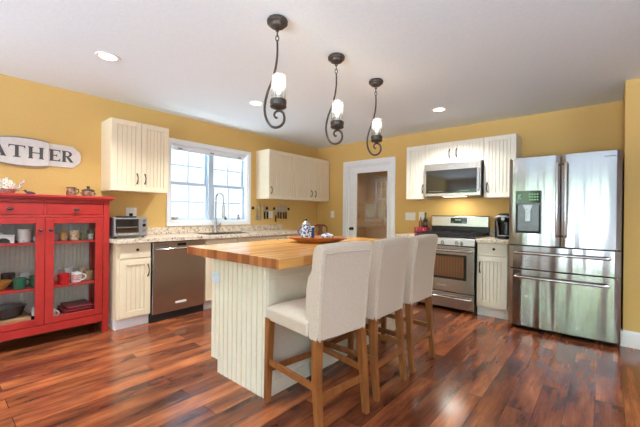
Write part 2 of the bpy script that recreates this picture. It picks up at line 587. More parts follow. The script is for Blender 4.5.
    def build(self, name, mat, parent=None, loc=None, bev=0.0, seg=2, sharp=35, sub=0):
        bm = self.bm
        bmesh.ops.recalc_face_normals(bm, faces=bm.faces)
        o0 = origin_of(parent) if parent is not None else Vector(loc or (0, 0, 0))
        for vv in bm.verts:
            vv.co -= o0
        lim = math.radians(sharp)
        for f in bm.faces:
            f.smooth = True
        for ed in bm.edges:
            if len(ed.link_faces) == 2 and ed.calc_face_angle(0) > lim and not sub:
                ed.smooth = False
        me = bpy.data.meshes.new(name)
        bm.to_mesh(me); bm.free()
        o = bpy.data.objects.new(name, me)
        COL.objects.link(o)
        if parent is not None:
            o.parent = parent
        else:
            o.location = o0
        me.materials.append(mat if not isinstance(mat, str) else M[mat])
        if bev:
            md = o.modifiers.new('bevel', 'BEVEL')
            md.width = bev; md.segments = seg; md.limit_method = 'ANGLE'; md.angle_limit = math.radians(40)
            md.harden_normals = True
        if sub:
            md = o.modifiers.new('sub', 'SUBSURF'); md.levels = sub; md.render_levels = sub
        return o


def tag(o, label, cat, group=None):
    o['label'] = label
    o['category'] = cat
    if group:
        o['group'] = group
    return o


def thing(name, label, cat, loc, group=None):
    o = bpy.data.objects.new(name, None)
    o.empty_display_size = 0.05
    COL.objects.link(o)
    o.location = loc
    return tag(o, label, cat, group)


def struct(o):
    o['kind'] = 'structure'
    return o


def copy_tree(o, parent=None):
    c = o.copy()
    COL.objects.link(c)
    c.parent = parent
    for ch in [x for x in bpy.data.objects if x.parent == o]:
        copy_tree(ch, c)
    return c


# ================================================================== THE ROOM
CH = 2.44
struct(B().box(0, RX, RY, 0.0, -0.05, 0).build('floor', 'floor'))
struct(B().box(-0.15, RX + 0.15, RY - 0.15, 0.12, CH, CH + 0.1).build('ceiling', 'ceiling'))


def wall_with_holes(b, axis, t0, t1, a0, a1, holes):
    """wall slab between t0 and t1 along the axis, from a0 to a1, with (a, b, z0, z1) holes"""
    def bx(p, q, z0, z1):
        if q - p < 1e-4 or z1 - z0 < 1e-4:
            return
        if axis == 'x':
            b.box(t0, t1, p, q, z0, z1)
        else:
            b.box(p, q, t0, t1, z0, z1)
    cur = a0
    for p, q, z0, z1 in sorted(holes):
        bx(cur, p, 0, CH)
        bx(p, q, 0, z0); bx(p, q, z1, CH)
        cur = q
    bx(cur, a1, 0, CH)


b = B(); wall_with_holes(b, 'x', -0.15, 0, RY, 0.12, [(-2.86, -1.64, 1.05, 2.085)]); struct(b.build('wall_left', 'wall'))
b = B(); wall_with_holes(b, 'y', 0, 0.12, 0, RX, [(0.725, 1.60, 0, 2.045)]); struct(b.build('wall_back', 'wall'))
struct(B().box(4.371, RX, -0.70, -0.002, 0, CH).build('wall_fridge_side', 'wall'))
b = B(); wall_with_holes(b, 'x', RX, RX + 0.15, RY, 0.12, [(-7.2, -4.5, 0.7, 2.2)]); struct(b.build('wall_right', 'wallpale'))
b = B(); wall_with_holes(b, 'y', RY - 0.15, RY, 0, RX, [(0.2, 1.3, 0.9, 2.1), (2.05, 2.75, 0.6, 2.1), (3.4, 3.95, 0, 2.1), (4.3, 4.85, 0, 2.1)]); struct(b.build('wall_front', 'wallpale'))

# baseboards
b = B()
b.prism([(-0.70, 0), (-0.716, 0), (-0.716, 0.12), (-0.711, 0.135), (-0.703, 0.148), (-0.70, 0.148)], 'x', 4.371, RX)
b.box(4.355, 4.371, -0.716, -0.60, 0, 0.14)
struct(b.build('baseboard_fridge_side', 'trim'))
struct(B().box(0.003, 0.018, -0.9, -0.003, 0, 0.14).build('baseboard_left', 'trim', bev=0.003))
b = B()
b.box(0.02, 0.64, -0.018, -0.003, 0, 0.14); b.box(1.685, 2.018, -0.018, -0.003, 0, 0.14)
struct(b.build('baseboard_back', 'trim', bev=0.003))

# pantry behind the glass door
b = B()
b.box(0.3, 2.1, 1.3, 1.36, 0, CH); b.box(0.24, 0.3, 0.12, 1.36, 0, CH); b.box(2.1, 2.16, 0.12, 1.36, 0, CH)
b.box(0.24, 2.16, 0.12, 1.36, -0.05, 0.0); b.box(0.24, 2.16, 0.12, 1.36, CH, CH + 0.05)
struct(b.build('wall_pantry', 'pantry'))


# ------------------------------------------------------------------ window over the sink
def window_unit(root_name, T, u0, u1, z0, z1, depth, cas=0.05, units=2, cols=2, rows=2, sill=True, double=True):
    """T maps (u, d, z); d>0 is into the room, the wall's outer face is at d=-depth"""
    w = B(T)
    # casing around the opening
    w.box(u0 - cas, u0, 0.001, 0.02, z0 - cas, z1 + cas); w.box(u1, u1 + cas, 0.001, 0.02, z0 - cas, z1 + cas)
    w.box(u0, u1, 0.001, 0.02, z1, z1 + cas)
    w.box(u0, u1, 0.001, 0.02, z0 - cas, z0)
    # jamb
    w.box(u0, u0 + 0.014, -depth, 0.001, z0, z1); w.box(u1 - 0.014, u1, -depth, 0.001, z0, z1)
    w.box(u0 + 0.014, u1 - 0.014, -depth, 0.001, z1 - 0.014, z1); w.box(u0 + 0.014, u1 - 0.014, -depth, 0.001, z0, z0 + 0.014)
    root = struct(w.build(root_name, 'trim', bev=0.002))
    mull = 0.07
    n_ = units
    uw = (u1 - u0 - 0.028 - mull * (n_ - 1)) / n_
    g = B(T)
    for i in range(n_):
        a = u0 + 0.014 + i * (uw + mull); c = a + uw
        if i:
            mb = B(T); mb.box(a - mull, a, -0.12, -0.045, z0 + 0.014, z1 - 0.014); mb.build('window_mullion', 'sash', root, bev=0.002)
        zm = (z0 + z1) / 2
        parts = ((z0 + 0.014, zm + 0.015, -0.085), (zm - 0.015, z1 - 0.014, -0.115)) if double else ((z0 + 0.014, z1 - 0.014, -0.1),)
        for (s0, s1, d) in parts:
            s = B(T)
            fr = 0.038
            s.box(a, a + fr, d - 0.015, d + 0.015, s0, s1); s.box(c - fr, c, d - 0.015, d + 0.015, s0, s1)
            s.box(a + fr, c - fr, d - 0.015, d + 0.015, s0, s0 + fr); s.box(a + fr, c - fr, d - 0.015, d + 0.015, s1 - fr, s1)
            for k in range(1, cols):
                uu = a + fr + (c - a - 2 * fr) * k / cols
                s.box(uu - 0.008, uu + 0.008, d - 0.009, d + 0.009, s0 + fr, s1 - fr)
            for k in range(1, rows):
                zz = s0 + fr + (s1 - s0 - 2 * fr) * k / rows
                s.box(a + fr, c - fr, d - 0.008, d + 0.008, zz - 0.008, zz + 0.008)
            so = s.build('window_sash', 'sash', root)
            B(T).box(a + fr, c - fr, d - 0.002, d + 0.002, s0 + fr, s1 - fr).build('window_pane', 'wglass', so)
    return root


win = window_unit('window_1', left_wall, -2.86, -1.64, 1.05, 2.085, 0.149, cas=0.047)
B(left_wall).box(-2.86, -1.64, -0.145, -0.005, 1.064, 1.078).build('window_sill', 'trim', win, bev=0.002)
window_unit('window_2', lambda u, d, z: (u, RY + d, z), 0.2, 1.3, 0.9, 2.1, 0.149, units=1, cols=3)
window_unit('window_4', lambda u, d, z: (u, RY + d, z), 2.05, 2.75, 0.6, 2.1, 0.149, units=1, cols=2)
window_unit('window_3', lambda u, d, z: (RX - d, u, z), -7.2, -4.5, 0.7, 2.2, 0.149, units=3)
for k_, (a_, c_) in enumerate(((3.4, 3.95), (4.3, 4.85))):
    window_unit('door_%d' % (k_ + 2), lambda u, d, z: (u, RY + d, z), a_, c_, 0.0, 2.1, 0.149, cas=0.08, units=1, cols=1, rows=1, double=False)

# raised shade rolled up at the head of the window
t = thing('window_shade', 'rolled up white shade at the head of the sink window', 'shade', (-0.06, -2.25, 2.0))
B(left_wall).box(-2.82, -1.68, -0.075, -0.02, 2.02, 2.066).build('headrail', 'trim', t, bev=0.004)
B(left_wall).box(-2.81, -1.69, -0.065, -0.03, 1.995, 2.02).build('rolled_fabric', 'blind', t, bev=0.004)
for y in (-2.72, -2.25, -1.78):
    B(left_wall).box(y - 0.03, y + 0.03, -0.078, -0.016, 2.012, 2.034).build('bracket', 'silverp', t, bev=0.003)

# ------------------------------------------------------------------ pantry door
c = B(back_wall)
c.box(0.643, 0.725, 0.001, 0.022, 0, 2.115); c.box(1.60, 1.682, 0.001, 0.022, 0, 2.115); c.box(0.725, 1.60, 0.001, 0.022, 2.035, 2.115)
c.box(0.725, 0.752, -0.12, 0.001, 0, 2.035); c.box(1.573, 1.60, -0.12, 0.001, 0, 2.035); c.box(0.752, 1.573, -0.12, 0.001, 2.012, 2.035)
door = struct(c.build('door_1', 'trim', bev=0.004))
d = B(back_wall)
gx0, gx1, gz0, gz1 = 0.905, 1.515, 0.28, 1.90
d.box(0.755, gx0, -0.065, -0.025, 0.01, 2.01); d.box(gx1, 1.57, -0.065, -0.025, 0.01, 2.01)
d.box(gx0, gx1, -0.065, -0.025, 0.01, gz0); d.box(gx0, gx1, -0.065, -0.025, gz1, 2.01)
slab = d.build('door_slab', 'trim', door, bev=0.003)
B(back_wall).box(gx0, gx1, -0.048, -0.042, gz0, gz1).build('door_glass', 'dglass', door)
k = B(back_wall)
k.cyl((0.825, -0.025, 0.925), (0.825, -0.015, 0.925), 0.03); k.cyl((0.825, -0.02, 0.925), (0.825, 0.03, 0.925), 0.011)
k.ball((0.825, 0.035, 0.925), 0.027, 0.02, 0.027)
k.build('door_knob', 'bronze', door)


# ================================================================== CABINETS
def raised_door(b, u0, u1, z0, z1, d0, th=0.02, st=0.06, pitch=0.042, hollow=None):
    """beadboard door: frame of stiles and rails with a grooved panel set back in it"""
    b.box(u0, u0 + st, d0, d0 + th, z0, z1); b.box(u1 - st, u1, d0, d0 + th, z0, z1)
    b.box(u0 + st, u1 - st, d0, d0 + th, z0, z0 + st); b.box(u0 + st, u1 - st, d0, d0 + th, z1 - st, z1)
    if hollow:
        return
    w = u1 - u0 - 2 * st
    k = max(2, round(w / pitch))
    p = w / k
    b.box(u0 + st, u1 - st, d0, d0 + th - 0.0135, z0 + st, z1 - st)
    for i in range(k):
        a = u0 + st + i * p
        b.prism([(a + 0.003, d0 + th - 0.0125), (a + 0.0045, d0 + th - 0.006), (a + p - 0.0045, d0 + th - 0.006), (a + p - 0.003, d0 + th - 0.0125)], 'z', z0 + st, z1 - st)


def pull(T, u, z, d, parent, L=0.11, mat='bronze', horizontal=False):
    b = B(T)
    pts, rs = [], []
    for i in range(9):
        s = i / 8
        q = (s - 0.5) * L
        o = d + 0.03 * math.sin(PI * s) ** 0.7
        pts.append((u + q, o, z) if horizontal else (u, o, z + q)); rs.append(0.0045 + 0.003 * abs(s - 0.5) * 2)
    b.tube(pts, rs, 8)
    return b.build('handle', mat, parent)


def knob(T, u, z, d, parent, r=0.015, mat='bronze'):
    b = B(T)
    b.cyl((u, d, z), (u, d + 0.014, z), 0.006)
    b.ball((u, d + 0.02, z), r, 0.009, r, 14)
    return b.build('knob', mat, parent)


def upper_cabinet(T, u0, u1, z0, z1, label, doors, mat='cream', D=0.305, group=None, cat='cabinet'):
    p0 = T((u0 + u1) / 2, 0.0, z0)
    t = thing('wall_cabinet', label, cat, p0, group)
    B(T).box(u0 + 0.0005, u1 - 0.0005, 0.002, D, z0, z1).build('carcass', mat, t, bev=0.0015)
    for (a, c, hs, hz) in doors:
        b = B(T); raised_door(b, a + 0.002, c - 0.002, z0 + 0.003, z1 - 0.003, D + 0.001, st=min(0.055, (z1 - z0) * 0.18))
        dd = b.build('door', mat, t, bev=0.0012, seg=1)
        pull(T, hs, hz, D + 0.021, dd)
    return t


def base_cabinet(T, u0, u1, label, fronts, mat='cream', D=0.578, top=0.866, group=None, hollow=False):
    """fronts: ('drawer', u0, u1, z0, z1, knobs) or ('door', u0, u1, z0, z1, (hu, hz))"""
    p0 = T((u0 + u1) / 2, 0.3, 0)
    t = thing('base_cabinet', label, 'cabinet', p0, group)
    b = B(T)
    if hollow:
        b.box(u0 + 0.0005, u0 + 0.0185, 0.003, D, 0.10, top); b.box(u1 - 0.0185, u1 - 0.0005, 0.003, D, 0.10, top)
        b.box(u0 + 0.0185, u1 - 0.0185, 0.003, D, 0.10, 0.118); b.box(u0 + 0.0185, u1 - 0.0185, 0.003, 0.012, 0.118, top)
        b.box(u0 + 0.0185, u1 - 0.0185, D - 0.018, D, 0.70, top)
    else:
        b.box(u0 + 0.0005, u1 - 0.0005, 0.003, D, 0.10, top)
    b.build('carcass', mat, t, bev=0.0015)
    b = B(T); b.box(u0 + 0.0005, u1 - 0.0005, 0.003, D - 0.03, 0.0, 0.0995); b.build('toe_kick', 'trim', t)
    for f in fronts:
        kind, a, c, z0, z1, extra = f
        b = B(T)
        if kind == 'drawer':
            b.box(a + 0.002, c - 0.002, D + 0.001, D + 0.021, z0, z1)
            dd = b.build('drawer', mat, t, bev=0.004)
            for ku in extra:
                knob(T, ku, (z0 + z1) / 2 + 0.01, D + 0.021, dd)
        else:
            raised_door(b, a + 0.002, c - 0.002, z0, z1, D + 0.001)
            dd = b.build('door', mat, t, bev=0.0012, seg=1)
            if extra:
                pull(T, extra[0], extra[1], D + 0.021, dd, 0.125)
    return t


ZB, ZT = 1.406, 2.169
# window wall, left of the window
upper_cabinet(left_wall, -3.633, -3.029, ZB, ZT, 'cream beadboard wall cabinet with two doors between red cabinet and window',
              [(-3.633, -3.335, -3.378, 1.545), (-3.335, -3.029, -3.296, 1.548)])
# window wall, right of the window, over the knives
upper_cabinet(left_wall, -1.487, -0.923, ZB, ZT, 'cream wall cabinet with a single door, right beside the sink window', [(-1.487, -0.923, -1.443, 1.54)])
upper_cabinet(left_wall, -0.922, -0.02, ZB, ZT, 'cream two-door wall cabinet in the corner of the room', [(-0.922, -0.473, -0.522, 1.53), (-0.473, -0.024, -0.42, 1.53)])
# back wall
upper_cabinet(back_wall, 2.021, 2.307, ZB, ZT, 'narrow cream wall cabinet left of the microwave', [(2.021, 2.307, 2.278, 1.55)], 'creamw')
upper_cabinet(back_wall, 2.308, 3.072, 1.882, ZT, 'short cream two-door cabinet directly above the microwave', [(2.308, 2.69, 2.645, 2.01), (2.69, 3.072, 2.735, 2.01)], 'creamw')
upper_cabinet(back_wall, 3.073, 3.43, ZB, ZT, 'cream wall cabinet between microwave and refrigerator', [(3.073, 3.43, 3.115, 1.54)], 'creamw')

# base run under the window
base_cabinet(left_wall, -3.657, -3.332, 'cream base cabinet with one drawer and door left of the dishwasher',
             [('drawer', -3.632, -3.334, 0.71, 0.86, [-3.474]), ('door', -3.632, -3.334, 0.116, 0.70, (-3.364, 0.573))])
base_cabinet(left_wall, -2.708, -1.777, 'wide cream sink base cabinet right of the dishwasher',
             [('drawer', -2.70, -2.245, 0.71, 0.85, [-2.57]), ('drawer', -2.24, -1.78, 0.71, 0.85, [-1.9]),
              ('door', -2.70, -2.245, 0.116, 0.70, (-2.29, 0.573)), ('door', -2.24, -1.78, 0.116, 0.70, (-2.2, 0.573))], hollow=True)
base_cabinet(left_wall, -1.776, -1.394, 'cream base cabinet with drawer, second from the end of the window counter',
             [('drawer', -1.774, -1.396, 0.71, 0.85, [-1.558]), ('door', -1.774, -1.396, 0.116, 0.70, (-1.43, 0.573))])
base_cabinet(left_wall, -1.393, -0.93, 'cream base cabinet at the corner end of the window counter',
             [('drawer', -1.391, -0.932, 0.71, 0.85, [-1.16]), ('door', -1.391, -0.932, 0.116, 0.70, (-0.98, 0.573))])
# back wall base units
base_cabinet(back_wall, 2.022, 2.308, 'narrow cream base cabinet left of the range, behind the stools',
             [('drawer', 2.024, 2.306, 0.715, 0.855, [2.165]), ('door', 2.024, 2.306, 0.125, 0.705, (2.27, 0.575))], 'creamw', D=0.608)
base_cabinet(back_wall, 3.083, 3.412, 'cream base cabinet with drawer and door between range and refrigerator',
             [('drawer', 3.087, 3.41, 0.72, 0.855, [3.272]), ('door', 3.087, 3.41, 0.125, 0.71, (3.122, 0.575))], 'creamw', D=0.608)

# countertops
sx0, sx1, sy0, sy1 = 0.165, 0.535, -2.62, -1.87
b = B()
b.box(0.003, sx0, -3.672, -0.905, 0.867, 0.907); b.box(sx1, 0.635, -3.672, -0.905, 0.867, 0.907)
b.box(sx0, sx1, -3.672, sy0, 0.867, 0.907); b.box(sx0, sx1, sy1, -0.905, 0.867, 0.907)
bmesh.ops.remove_doubles(b.bm, verts=b.bm.verts, dist=1e-5)
top = tag(b.build('countertop', 'granite', loc=(0.3, -2.3, 0.867)), 'long speckled granite countertop under the sink window', 'countertop')
B().box(0.003, 0.024, -3.672, -0.902, 0.908, 0.99).build('backsplash', 'granite', top, bev=0.002)
for u0, u1, lab in ((2.018, 2.306, 'small granite countertop left of the range'), (3.08, 3.43, 'small granite countertop between range and refrigerator')):
    ct = tag(B(back_wall).box(u0, u1, 0.003, 0.652, 0.867, 0.907).build('countertop', 'granite', loc=((u0 + u1) / 2, -0.3, 0.867), bev=0.003), lab, 'countertop')
    B(back_wall).box(u0, u1, 0.003, 0.022, 0.908, 1.0).build('backsplash', 'granite', ct, bev=0.002)

# sink and faucet
s = B()
t_ = 0.006
s.box(sx0 + 0.001, sx1 - 0.001, sy0 + 0.001, sy1 - 0.001, 0.715, 0.72)
for a in ((sx0 + 0.001, sx0 + t_, sy0 + 0.001, sy1 - 0.001), (sx1 - t_, sx1 - 0.001, sy0 + 0.001, sy1 - 0.001), (sx0 + t_, sx1 - t_, sy0 + 0.001, sy0 + t_), (sx0 + t_, sx1 - t_, sy1 - t_, sy1 - 0.001)):
    s.box(*a, 0.72, 0.9)
t = thing('kitchen_sink', 'stainless undermount sink in the counter below the window', 'sink', (0.35, -2.245, 0.715))
s.build('basin', 'steel', t)
B().lathe([(0.045, 0), (0.045, 0.004), (0.03, 0.005), (0.0, 0.003)], (0.35, -2.245, 0.7205)).build('drain', 'chrome', t)
fx, fy = 0.105, -2.262
t = thing('faucet', 'tall gooseneck pull-down faucet behind the sink', 'faucet', (fx, fy, 0.907))
B().lathe([(0.028, 0), (0.028, 0.01), (0.021, 0.02), (0.02, 0.14), (0.014, 0.15), (0.014, 0.2)], (fx, fy, 0.9075)).build('body', 'steel2', t)
dv = Vector((0.92, 0.38, 0)).normalized()
pts = [Vector((fx, fy, 1.09 + 0.03 * i)) for i in range(10)]
for i in range(1, 15):
    a = PI * i / 14
    pts.append(Vector((fx, fy, 1.375)) + dv * (0.062 * (1 - math.cos(a))) + Vector((0, 0, 0.075 * math.sin(a))))
e_ = pts[-1]
pts.append(e_ + Vector((0, 0, -0.1)))
B().tube(pts, 0.0115, 10).build('spout', 'steel2', t)
B().cyl(e_ + Vector((0, 0, -0.09)), e_ + Vector((0, 0, -0.27)), 0.017, 0.02).build('spray_head', 'steel', t)
B().tube([(fx, fy, 1.0), (fx + 0.01, fy + 0.04, 1.0), (fx + 0.02, fy + 0.075, 1.03)], [0.012, 0.01, 0.006], 8).build('lever', 'steel2', t)

# dishwasher
D0 = 0.58
t = thing('dishwasher', 'stainless steel dishwasher under the granite counter', 'dishwasher', (0.3, -3.02, 0))
B(left_wall).box(-3.328, -2.712, 0.01, D0, 0.0, 0.862).build('body', 'dark', t)
dd = B(left_wall).box(-3.318, -2.716, D0 + 0.001, 0.605, 0.085, 0.858).build('door', 'steel', t, bev=0.006)
b = B(left_wall)
b.tube([(-3.28, 0.606, 0.782), (-3.275, 0.635, 0.782), (-3.2, 0.645, 0.782), (-2.93, 0.645, 0.782), (-2.87, 0.635, 0.782), (-2.865, 0.606, 0.782)], 0.012, 10)
b.build('handle', 'steel2', dd)
B(left_wall).box(-3.05, -2.95, 0.6055, 0.607, 0.808, 0.838).build('display', 'screen', dd)
B(left_wall).box(-3.27, -3.16, 0.6055, 0.6075, 0.825, 0.832).build('vent_slot', 'greydisp', dd)
B(left_wall).box(-3.07, -2.94, 0.6055, 0.609, 0.165, 0.190).build('badge', 'white', dd, bev=0.002)
B(left_wall).cyl((-2.755, 0.605, 0.16), (-2.755, 0.6075, 0.16), 0.011).build('round_badge', 'steel2', dd)

# ------------------------------------------------------------------ island
ix0, ix1, iy0, iy1 = 1.973, 2.612, -3.457, -1.72
t = thing('island_base', 'cream beadboard kitchen island under the butcher block top', 'island', (2.3, -2.6, 0))
b = B()
b.prism([(ix0 + 0.02, 0.85), (ix0 + 0.02, 0.095), (2.068, 0.095), (2.068, 0.0), (ix1 - 0.006, 0.0), (ix1 - 0.006, 0.85)], 'y', iy0 + 0.012, iy1)
b.build('carcass', 'isl', t)
# beadboard end panel
b = B()
p = 0.0545
x = ix0
k = 0
while x < ix1 - 0.01:
    x2 = min(x + p, ix1)
    z0 = 0.0 if x >= 2.06 else 0.095
    if z0 and x2 > 2.07:
        b.prism([(x + 0.0022, iy0 + 0.011), (x + 0.006, iy0), (2.066, iy0), (2.066, iy0 + 0.011)], 'z', z0, 0.85)
        b.prism([(2.0665, iy0 + 0.011), (2.0665, iy0), (x2 - 0.006, iy0), (x2 - 0.0022, iy0 + 0.011)], 'z', 0, 0.85)
    else:
        b.prism([(x + 0.0022, iy0 + 0.011), (x + 0.006, iy0), (x2 - 0.006, iy0), (x2 - 0.0022, iy0 + 0.011)], 'z', z0, 0.85)
    x = x2
b.build('beadboard_panel', 'isl', t)
# seating side: framed flat panels
b = B()
X0, X1 = ix1 - 0.005, ix1 + 0.003
b.box(X0, X1, iy0 + 0.012, iy1, 0.0, 0.1); b.box(X0, X1, iy0 + 0.012, iy1, 0.76, 0.85)
for y in (iy0 + 0.012, -2.92, -2.34, iy1 - 0.07):
    b.box(X0, X1, y, y + 0.07, 0.1, 0.76)
b.build('side_panel', 'isl', t, bev=0.003)
for a, c in ((-3.44, -2.87), (-2.87, -2.3), (-2.3, -1.73)):
    b = B(lambda u, d, z: (ix0 + 0.0195 - d, u, z)); raised_door(b, a + 0.003, c - 0.003, 0.11, 0.68, 0.0)
    dd = b.build('door', 'isl', t, bev=0.0012, seg=1)
    pull(lambda u, d, z: (ix0 + 0.0195 - d, u, z), c - 0.04, 0.57, 0.02, dd)
    b = B(lambda u, d, z: (ix0 + 0.0195 - d, u, z)); b.box(a + 0.003, c - 0.003, 0, 0.02, 0.69, 0.845)
    dd = b.build('drawer', 'isl', t, bev=0.003)
    knob(lambda u, d, z: (ix0 + 0.0195 - d, u, z), (a + c) / 2, 0.77, 0.02, dd)
tag(B().box(1.70, 2.785, -3.515, -1.63, 0.851, 0.914).build('butcher_block_top', 'butcher', loc=(2.3, -2.6, 0.851), bev=0.004),
    'thick butcher block island top of golden wood strips', 'countertop')


def wall_plate(T, u, z, d, w, h, label, cat, inserts, name, mat='white', imat='white'):
    t = thing(name, label, cat, T(u, d, z))
    B(T).box(u - w / 2, u + w / 2, d, d + 0.006, z - h / 2, z + h / 2).build('plate', mat, t, bev=0.002)
    for (du, dz, ww, hh, nm, m_) in inserts:
        B(T).box(u + du - ww / 2, u + du + ww / 2, d + 0.0062, d + 0.011, z + dz - hh / 2, z + dz + hh / 2).build(nm, m_, t, bev=0.0015)
    return t


sock = [(0, 0.022, 0.03, 0.03, 'socket', 'creamw'), (0, -0.022, 0.03, 0.03, 'socket', 'creamw')]
wall_plate(lambda u, d, z: (u, iy0 - d, z), 2.034, 0.70, 0.001, 0.105, 0.075, 'pale outlet plate on the end of the island', 'outlet',
           [(-0.025, 0, 0.03, 0.03, 'socket', 'paleblue'), (0.025, 0, 0.03, 0.03, 'socket', 'paleblue')], 'outlet_plate', 'paleblue')
wall_plate(left_wall, -3.317, 1.178, 0.001, 0.115, 0.105, 'white double outlet plate above the toaster oven', 'outlet',
           [(-0.025, 0.02, 0.028, 0.028, 'socket', 'creamw'), (0.03, 0.02, 0.028, 0.028, 'socket', 'creamw'), (-0.005, -0.03, 0.04, 0.032, 'plug', 'black')], 'outlet_plate')
wall_plate(left_wall, -1.168, 1.16, 0.001, 0.09, 0.115, 'white outlet plate between the two knife racks', 'outlet', sock, 'outlet_plate')
wall_plate(back_wall, 0.393, 1.172, 0.001, 0.08, 0.125, 'single white switch plate between corner and pantry door', 'light switch', [(0, 0, 0.03, 0.06, 'rocker', 'white')], 'light_switch')
wall_plate(back_wall, 1.94, 1.157, 0.001, 0.165, 0.12, 'white triple switch plate right of the pantry door', 'light switch',
           [(-0.045, 0, 0.03, 0.06, 'rocker', 'white'), (0, 0, 0.03, 0.06, 'rocker', 'white'), (0.045, 0, 0.03, 0.06, 'rocker', 'white')], 'light_switch')
wall_plate(back_wall, 2.122, 1.166, 0.001, 0.08, 0.12, 'white outlet plate behind the bottles', 'outlet', sock, 'outlet_plate')

# ================================================================== APPLIANCES
# range
rx0, rx1 = 2.313, 3.074
t = thing('gas_range', 'stainless gas range with black cooktop in the back counter', 'range', (2.69, -0.35, 0))
B().box(rx0 + 0.002, rx1 - 0.002, -0.655, -0.012, 0.03, 0.905).build('body', 'black', t)
b = B(); b.box(rx0, rx1, -0.66, -0.012, 0.906, 0.925); b.build('cooktop', 'black', t, bev=0.003)
for gx in (rx0 + 0.02, rx0 + 0.266, rx0 + 0.512):
    g = B()
    w_ = 0.232
    for yy in (-0.63, -0.345, -0.10):
        g.box(gx, gx + w_, yy - 0.007, yy + 0.007, 0.938, 0.956)
    for xx in (gx + 0.007, gx + w_ / 2, gx + w_ - 0.007):
        g.box(xx - 0.007, xx + 0.007, -0.63, -0.10, 0.9385, 0.957)
    for xx in (gx + 0.007, gx + w_ - 0.007):
        for yy in (-0.63, -0.10):
            g.box(xx - 0.007, xx + 0.007, yy - 0.007, yy + 0.007, 0.9255, 0.94)
    g.build('burner_grate', 'dark', t)
    for yy in (-0.49, -0.22):
        B().lathe([(0.045, 0), (0.045, 0.008), (0.03, 0.01), (0.03, 0.016), (0, 0.017)], (gx + w_ / 2, yy, 0.9252)).build('burner', 'dark', t)
b = B()
b.prism([(-0.012, 0.906), (-0.075, 0.926), (-0.075, 1.02), (-0.012, 1.02)], 'x', rx0, rx1)
b.build('backguard_base', 'black', t)
bgd = B().prism([(-0.012, 1.021), (-0.08, 1.021), (-0.088, 1.03), (-0.082, 1.165), (-0.07, 1.178), (-0.012, 1.178)], 'x', rx0, rx1).build('backguard', 'steel', t, bev=0.003)
dsp = B().box(2.586, 2.804, -0.0895, -0.086, 1.07, 1.147).build('clock_display', 'screen', bgd)
g = B()
for i, xx in enumerate((2.655, 2.672, 2.695, 2.712)):
    g.box(xx, xx + 0.009, -0.0905, -0.0897, 1.108, 1.128)
for xx in (2.605, 2.62, 2.75, 2.765, 2.78):
    g.box(xx, xx + 0.008, -0.0905, -0.0897, 1.085, 1.090)
g.build('digits', 'lcd', dsp)
B().box(rx0 + 0.0005, rx0 + 0.004, -0.085, -0.011, 1.022, 1.177).build('end_cap', 'black', bgd)
cp = B().prism([(-0.656, 0.815), (-0.69, 0.815), (-0.675, 0.892), (-0.656, 0.905)], 'x', rx0, rx1).build('control_panel', 'steel', t, bev=0.002)
for xx in (2.455, 2.515, 2.694, 2.865, 2.925):
    b = B(); b.cyl((xx, -0.683, 0.848), (xx, -0.712, 0.843), 0.021, 0.017); b.box(xx - 0.003, xx + 0.003, -0.722, -0.708, 0.826, 0.860)
    b.build('burner_knob', 'steel2', cp)
od = B().box(rx0 + 0.004, rx1 - 0.004, -0.682, -0.657, 0.24, 0.802).build('oven_door', 'steel', t, bev=0.004)
B().box(2.39, 2.985, -0.6845, -0.6825, 0.395, 0.70).build('window_frame', 'blackglass', od)
B().box(2.425, 2.955, -0.6855, -0.6847, 0.425, 0.675).build('oven_window', stripe_mat('oven_window_racks', (124, 84, 52), (106, 72, 45), 60, 0, 0.35, 0.15), od)
b = B(); b.tube([(2.345, -0.683, 0.75), (2.345, -0.725, 0.75), (2.36, -0.735, 0.75), (3.025, -0.735, 0.75), (3.04, -0.725, 0.75), (3.04, -0.683, 0.75)], 0.014, 10); b.build('door_handle', 'steel2', od)
B().box(2.63, 2.75, -0.6845, -0.6825, 0.30, 0.322).build('badge', 'steel2', od, bev=0.001)
dr = B().box(rx0 + 0.004, rx1 - 0.004, -0.682, -0.657, 0.045, 0.228).build('drawer', 'steel', t, bev=0.004)
b = B(); b.tube([(2.345, -0.683, 0.175), (2.345, -0.715, 0.175), (2.36, -0.722, 0.175), (3.025, -0.722, 0.175), (3.04, -0.715, 0.175), (3.04, -0.683, 0.175)], 0.012, 10); b.build('drawer_handle', 'steel2', dr)
for xx in (rx0 + 0.06, rx1 - 0.06):
    for yy in (-0.6, -0.08):
        B().cyl((xx, yy, 0), (xx, yy, 0.03), 0.02).build('foot', 'black', t)

# microwave
mx0, mx1 = 2.331, 3.058
t = thing('microwave', 'stainless over-the-range microwave hung below the short cabinet', 'microwave', (2.69, -0.2, 1.437))
B().box(mx0, mx1, -0.372, -0.004, 1.437, 1.879).build('body', 'greydisp', t, bev=0.002)
md = B().box(mx0, mx1, -0.402, -0.373, 1.437, 1.873).build('door', 'steel', t, bev=0.004)
B().box(mx0 + 0.025, mx1 - 0.045, -0.4045, -0.4025, 1.475, 1.785).build('door_window', 'blackglass', md)
b = B()
for i in range(9):
    b.box(2.40 + i * 0.022, 2.412 + i * 0.022, -0.4055, -0.4047, 1.498, 1.503)
for i in range(6):
    b.box(2.80 + i * 0.022, 2.812 + i * 0.022, -0.4055, -0.4047, 1.498, 1.503)
b.build('button_marks', 'silverp', md)
B().box(2.645, 2.755, -0.4055, -0.4047, 1.487, 1.515).build('clock_display', 'screen', md)
B().box(2.66, 2.73, -0.4045, -0.4025, 1.82, 1.836).build('badge', 'steel2', md)
b = B(); b.tube([(3.035, -0.403, 1.50), (3.035, -0.43, 1.51), (3.035, -0.43, 1.76), (3.035, -0.403, 1.77)], 0.009, 8); b.build('handle', 'steel2', md)

